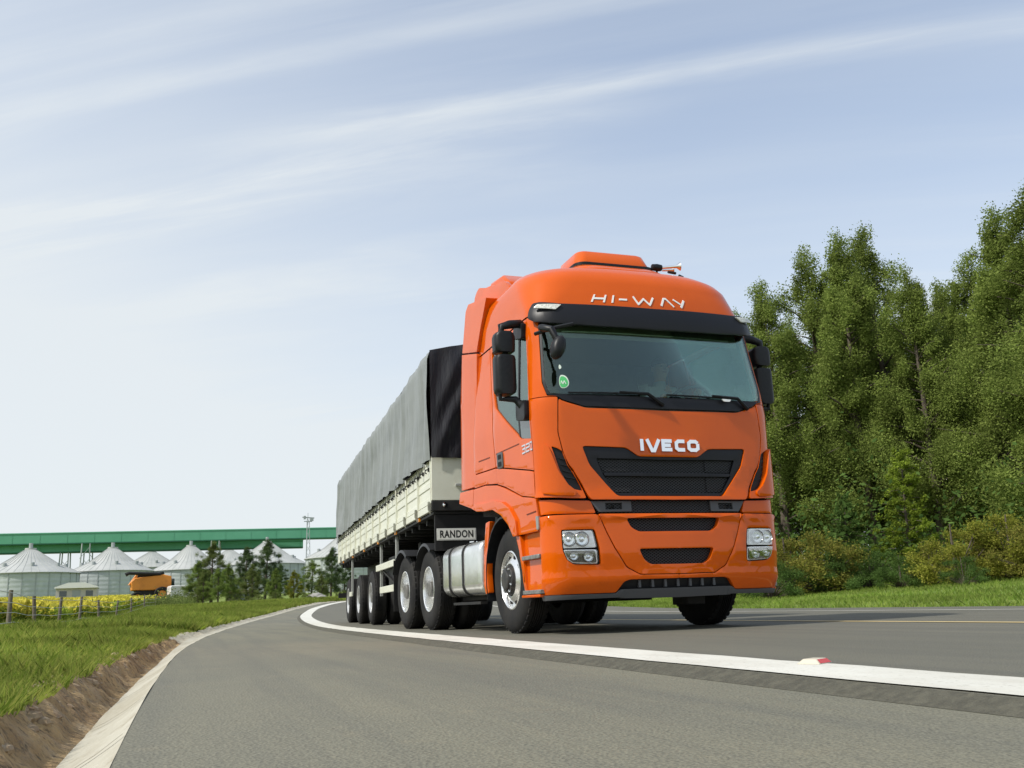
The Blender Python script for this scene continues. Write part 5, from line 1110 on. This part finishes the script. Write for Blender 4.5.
# ---- fence
fn = empty('field_fence', (fenceX(40), 40, ground_z(fenceX(40), 40))); tag(fn, 'weathered wooden post and wire fence between the verge and the yellow field', 'fence')
M['post'] = mat('weathered_wood', (.19,.165,.125), .9, noise_=(6,(.11,.09,.065),.4,.7,(1,1,.2)), bump=(10,.6,.03))
ys = [-4,2,8,13,17,21,25.5,31,37,44,52,61,71,82,94,107]; org = Vector(fn.location); wires = MB(); prev = None
for i, y in enumerate(ys):
    x = fenceX(y); z = ground_z(x, y); r = random.Random(i); h = .80+r.uniform(-.06,.06); p = Vector((x, y, z))-org; lx = r.uniform(-.07,.07)
    MB().tube([p+Vector((0,0,-.2)), p+Vector((lx*.5,0,h*.5)), p+Vector((lx,0,h))], [.045,.042,.038], 8).build('post', M['post'], fn, 60)
    tops = [p+Vector((lx*k/4+.09,0,h*(.22+.23*k))) for k in range(4)]
    if prev:
        for a, b in zip(prev, tops): wires.tube([a, (a+b)/2-Vector((0,0,.03)), b], .006, 4)
    prev = tops
wires.build('wire', M['railgrey'], fn, 60)
# ================================================================== SILOS AND FARM BUILDINGS
M['silo'] = mat('galvanised_silo_sheet', (.44,.48,.475), .5, metal=.1, noise_=[(.25,(.37,.41,.41),.4,.7,(1,1,3)),(1.2,(.50,.54,.53),.5,.75,(1,1,.3))])
M['siloroof'] = mat('silo_roof_sheet', (.47,.48,.46), .55, metal=.05, noise_=(.4,(.38,.40,.38),.4,.7,(1,1,1)))
M['seamgrey'] = mat('silo_rib', (.34,.37,.37), .6)
M['green'] = mat('green_cladding', (.085,.31,.185), .6, noise_=(.15,(.11,.35,.22),.4,.7,(1,1,1)))
M['greend'] = mat('green_trim', (.012,.10,.05), .6)
def silo(px, d, r, pe, pa, label, n=96):
    p = at3(px, 600, d); ze = at3(px, pe, d-r).z; za = at3(px, pa, d).z; zb = ground_z(p.x, p.y)-1; root = empty('grain_silo', (p.x, p.y, zb)); tag(root, label, 'silo', 'grain silos in a row beyond the field')
    prof = [(r, 0)]; z = 0; H = ze-zb
    while z < H: prof += [(r, z+.20), (r+.05, z+.42), (r, z+.64)]; z += .84
    prof = [(a, min(b, H)) for a, b in prof]
    MB().lathe(prof, (0,0,0), 'z', n).build('wall', M['silo'], root, 60)
    rf = MB(); k = 1.0; rf.lathe([(r+.35, H-.12),(r+.35, H+.0),(r*.55, H+(za-ze)*.40),(1.0, za-zb-.35),(1.0, za-zb-.05),(.0, za-zb)], (0,0,0), 'z', n).build('roof', M['siloroof'], root, 30)
    rb_ = MB()
    for i in range(40):
        a = 2*math.pi*i/40; c, s_ = math.cos(a), math.sin(a); rb_.bar(((r+.3)*c,(r+.3)*s_,H+.05),(r*.55*c,r*.55*s_,H+(za-ze)*.40+.03),.06,.05); rb_.bar((r*.55*c,r*.55*s_,H+(za-ze)*.40+.06),(1.0*c,1.0*s_,za-zb-.33),.06,.05)
    rb_.build('roof_ribs', M['siloroof'], root, 0)
    st = MB()
    for i in range(24):
        a = 2*math.pi*i/24; st.box(-.08,.08,-.05,.05,0,H-.1); 
        st.v[-8:] = [((r+.05+y)*math.cos(a)-x*math.sin(a), (r+.05+y)*math.sin(a)+x*math.cos(a), z) for x, y, z in st.v[-8:]]
    st.build('stiffener', M['seamgrey'], root, 0); 
    for i in range(8):
        a = 2*math.pi*i/8+.2; q_ = .72; MB().lathe([(.0,.55),(.35,.5),(.35,-.3)], (r*q_*math.cos(a), r*q_*math.sin(a), H+(za-ze)*(1-q_)*.9+.1), 'z', 8).build('roof_vent', M['seamgrey'], root, 30)
    MB().tube([at3(px,600,d)*0+Vector((0,0,za-zb-.1)), Vector((0,0,za-zb+.9))], .35, 8).build('roof_cap', M['seamgrey'], root)
silo(27, 205, 8.7, 572, 548, 'large pale silo at the left edge of the photo')
silo(110, 216, 7.9, 570, 547, 'pale silo behind the small white roofed hut')
silo(189, 226, 7.9, 569, 545, 'pale silo between the orange harvester and the first trees')
silo(266, 232, 9.0, 563, 541, 'bluish grey silo showing to the right of the dark tree pair')
silo(346, 215, 8.6, 556, 532, 'silo next to the rear of the trailer')
silo(150, 270, 8.5, 567, 551, 'back row silo seen behind the harvester')
silo(228, 280, 8.5, 565, 549, 'back row silo mostly hidden by trees')
def gallery(pxb, db, pa, pb, ta, tb, wdt, label):
    """pa/pb: underside rows at px 0 and pxb; ta/tb: top rows"""
    b = at3(pxb, tb, db); z1 = b.z; z0 = at3(pxb, pb, db).z; a0 = at3(0, ta, 240); d0 = 240*(z1-CP.z)/(a0.z-CP.z); a = at3(0, ta, d0)
    a = Vector((a.x, a.y, 0)); b = Vector((b.x, b.y, 0)); d = (b-a).normalized(); a = a-d*70; Lg = (b-a).length
    root = empty('conveyor_gallery', (a.x, a.y, 0), math.atan2(d.y, d.x)); tag(root, label, 'conveyor')
    w2 = wdt/2; b_ = MB(); prof = [(-w2,z0),(w2,z0),(w2,z1-.25),(0,z1),(-w2,z1-.25)]; b_.prism([(x, z) for x, z in prof], 0, Lg, 'x')
    k = 0; ft = b_
    while k < Lg: ft.box(k-.04,k+.04,-w2-.05,w2+.05,z0+.02,z1-.27); k += 6.1
    b_.build('cladding', M['green'], root, 30)
    MB().box(0,Lg,-w2-.08,w2+.08,z0-.28,z0-.0).build('base_beam', M['greend'], root, 0); MB().box(-.1,Lg+.1,-w2-.12,-w2,z1-.40,z1-.22).build('gutter_trim', M['green'], root, 0)
    for k in range(1, 5):
        x = Lg*k/5; lg = MB(); zb = 2
        for sx in (-1,1):
            for sy in (-1,1): lg.bar((x+sx*.9,sy*w2,z0-.2),(x+sx*1.3,sy*(w2+.6),zb),.22,.22)
        for z in range(int(zb)+1, int(z0)-2, 3): lg.bar((x-1.2,-w2-.4,z),(x+1.1,-w2-.3,z+3),.1,.1); lg.bar((x+1.2,w2+.4,z),(x-1.1,w2+.3,z+3),.1,.1)
        lg.build('trestle', M['seamgrey'], root, 0)
gallery(338, 252, 543.8, 537.5, 533.5, 527, 3.0, 'upper long green conveyor gallery running above the silos')
gallery(303, 256, 555.3, 547, 544.8, 539.0, 2.6, 'lower green conveyor gallery directly below the longer one')
# mast
p = at3(308, 513, 236); zb = ground_z(p.x, p.y); ms = empty('lattice_mast', (p.x, p.y, zb)); tag(ms, 'thin grey lattice mast with antennas above the right end of the green galleries', 'mast')
mb = MB(); Hm = p.z-zb
for k in range(3):
    a = k*2.09; mb.tube([(.8*math.cos(a),.8*math.sin(a),0),(.35*math.cos(a),.35*math.sin(a),Hm-2)], .07, 5)
for j in range(int(Hm/1.6)):
    for k in range(3):
        a, a2 = k*2.09, (k+1)*2.09; r0 = .8-.45*j*1.6/Hm; mb.tube([(r0*math.cos(a),r0*math.sin(a),j*1.6),(r0*math.cos(a2),r0*math.sin(a2),j*1.6+1.6)], .04, 4)
mb.build('lattice', M['seamgrey'], ms, 0)
ab = MB(); ab.tube([(0,0,Hm-3),(0,0,Hm)], .06, 5); ab.bar((-1.3,0,Hm-1.0),(1.5,0,Hm-1.2),.12,.25); ab.bar((-.9,0,Hm-2.0),(1.0,0,Hm-2.0),.10,.2); ab.box(.5,1.3,-.2,.2,Hm-1.9,Hm-1.1); ab.box(-1.0,-.5,-.2,.2,Hm-1.5,Hm-.7); ab.build('antennas', M['seamgrey'], ms, 0)
# harvester
p = at3(149, 599, 100); zb = ground_z(p.x, p.y)
M['hor'] = mat('harvester_orange', (.72,.27,.04), .5, noise_=(1.5,(.50,.18,.03),.5,.8,(1,1,1)))
hv = empty('harvester', (p.x, p.y, zb+.25), rad(6)); hv.scale = (.95,.95,.85); tag(hv, 'orange combine harvester parked at the edge of the yellow field in front of the silos', 'harvester')
MB().prism([(-1.7,1.25),(1.75,1.25),(1.95,1.7),(1.95,2.75),(1.2,2.95),(-1.5,2.6),(-1.85,2.2)], -1.2, 1.2, 'y').build('grain_tank', M['hor'], hv, 30, bevel=.08)
MB().prism([(-1.3,2.62),(1.3,2.97),(1.2,3.25),(-1.2,3.05)], -1.0, 1.0, 'y').build('engine_deck', M['dark'], hv, 30, bevel=.05)
MB().tube([(.9,-1.1,3.0),(-2.1,-1.5,3.12),(-2.4,-1.5,2.95)], [.18,.18,.22], 8).build('unloading_auger', M['dark'], hv, 40)
MB().prism([(-1.0,.7),(1.6,.7),(1.6,1.3),(-1.5,1.3)], -1.0, 1.0, 'y').build('underbody', M['dark'], hv, 30)
MB().box(1.2,2.3,-.8,.8,1.3,2.5).build('operator_cab', M['glassdark'], hv, 30, bevel=.08)
for x, r in ((-1.2,.55),(1.1,.8)):
    for s_ in (-1,1): 
        wv = MB().lathe([(r*.5,-.2),(r*.9,-.22),(r,-.12),(r,.12),(r*.9,.22),(r*.5,.2)], (x,s_*1.3,r), 'y', 20).build('wheel', M['rubber'], hv); MB().lathe([(.0,-.1),(r*.5,-.12),(r*.5,.12),(.0,.1)], (x,s_*1.3,r), 'y', 16).build('rim', M['hor'], wv)
MB().prism([(-2.0,1.9),(-1.2,2.0),(-1.2,3.0),(-1.35,3.0)], -.9, .9, 'y').build('straw_hood', M['hor'], hv, 30)
# small white roofed hut
def hut(name, px, pyt, d, w_, dp, label, mw, mr, cat='hut', rz=.0):
    p = at3(px, pyt, d); zb = ground_z(p.x, p.y); H = p.z-zb; r = empty(name, (p.x, p.y, zb), rz); tag(r, label, cat)
    MB().box(-w_/2,w_/2,-dp/2,dp/2,-.2,H*.74).build('wall', mw, r)
    MB().prism([(-w_/2-.15,H*.72),(w_/2+.15,H*.72),(w_/2+.12,H*.78),(w_*.2,H),(-w_*.2,H),(-w_/2-.12,H*.78)], -dp/2-.35, dp/2+.35, 'y').build('roof', mr, r, 30)
    MB().box(-.45,.45,-dp/2-.04,-dp/2,0,H*.62).build('door', M['seamgrey'], r); 
    for x in (-w_*.32, w_*.32): MB().box(x-.4,x+.4,-dp/2-.03,-dp/2+.01,H*.3,H*.58).build('window', M['glassdark'], r)
hut('farm_hut', 78, 583, 130, 4.5, 3.0, 'low hut with a white hipped roof standing at the field edge', mat('hut_wall', (.50,.48,.44), .8), mat('hut_roof', (.80,.80,.76), .6))
hut('roadside_hut', 239, 589, 92, 1.9, 1.6, 'small brown roofed hut between the slim tree and the dark pair', mat('hut_wall_tan', (.38,.33,.25), .8), mat('hut_roof_tan', (.34,.27,.18), .8))
# white van by the trees
p = at3(183, 598, 98); zb = ground_z(p.x, p.y); vn = empty('parked_van', (p.x, p.y, zb), rad(12)); tag(vn, 'small white van parked at the foot of the first roadside trees', 'van')
MB().prism([(-1.3,.35),(1.35,.35),(1.35,.95),(.95,1.02),(.60,1.62),(-1.25,1.66),(-1.35,1.5)], -.75, .75, 'y').build('body', mat('van_white', (.78,.78,.76), .35, coat=.5), vn, 30, bevel=.05)
for sy in (-1,1):
    MB().prism([(.05,1.02),(.80,1.02),(.52,1.52),(.05,1.54)], sy*.752-.006, sy*.752+.006, 'y').build('window', M['glassdark'], vn)
    for x in (-.85,.85): MB().lathe([(.0,-.1),(.27,-.1),(.29,-.05),(.29,.08),(.0,.08)], (x,sy*.70,.29), 'y', 16).build('wheel', M['rubber'], vn)
# pale boulder near the bend
def boulder(px, py, d, w_, label, col):
    p = at3(px, py, d); zb = ground_z(p.x, p.y); H = max(.4, p.z-zb); b = MB(); n = 18; rings = []
    for i in range(9):
        f = i/8; rr_ = math.sin(math.pi*(.12+.86*f*.5+.0)) if f < .5 else math.cos(math.pi*(f-.5))**.6 if f < 1 else .05
        rr_ = math.sqrt(max(.01, 1-(f*1.05-.1)**2*.95)); rings.append([(w_*rr_*math.cos(2*math.pi*k/n)*(1+.2*noise.noise(Vector((k*.7,f*3,px)))), w_*rr_*math.sin(2*math.pi*k/n)*(1+.2*noise.noise(Vector((k*.7,f*3,px+9)))), H*f*(1+.12*noise.noise(Vector((k*.5,f*2,px+4))))) for k in range(n)])
    o = b.loft(rings).build('boulder', col, None, 60); o.location = (p.x, p.y, zb-.1); tag(o, label, 'rock', 'boulders near the bend')
M['stone'] = mat('pale_stone', (.34,.33,.30), .9, noise_=(2,(.20,.19,.17),.4,.7,(1,1,1)), bump=(5,.8,.1))
boulder(316, 592, 84, .9, 'pale boulder left of the last dark tree by the bend', M['stone']); boulder(322, 594, 82, .6, 'smaller pale boulder beside the larger one by the bend', M['stone'])
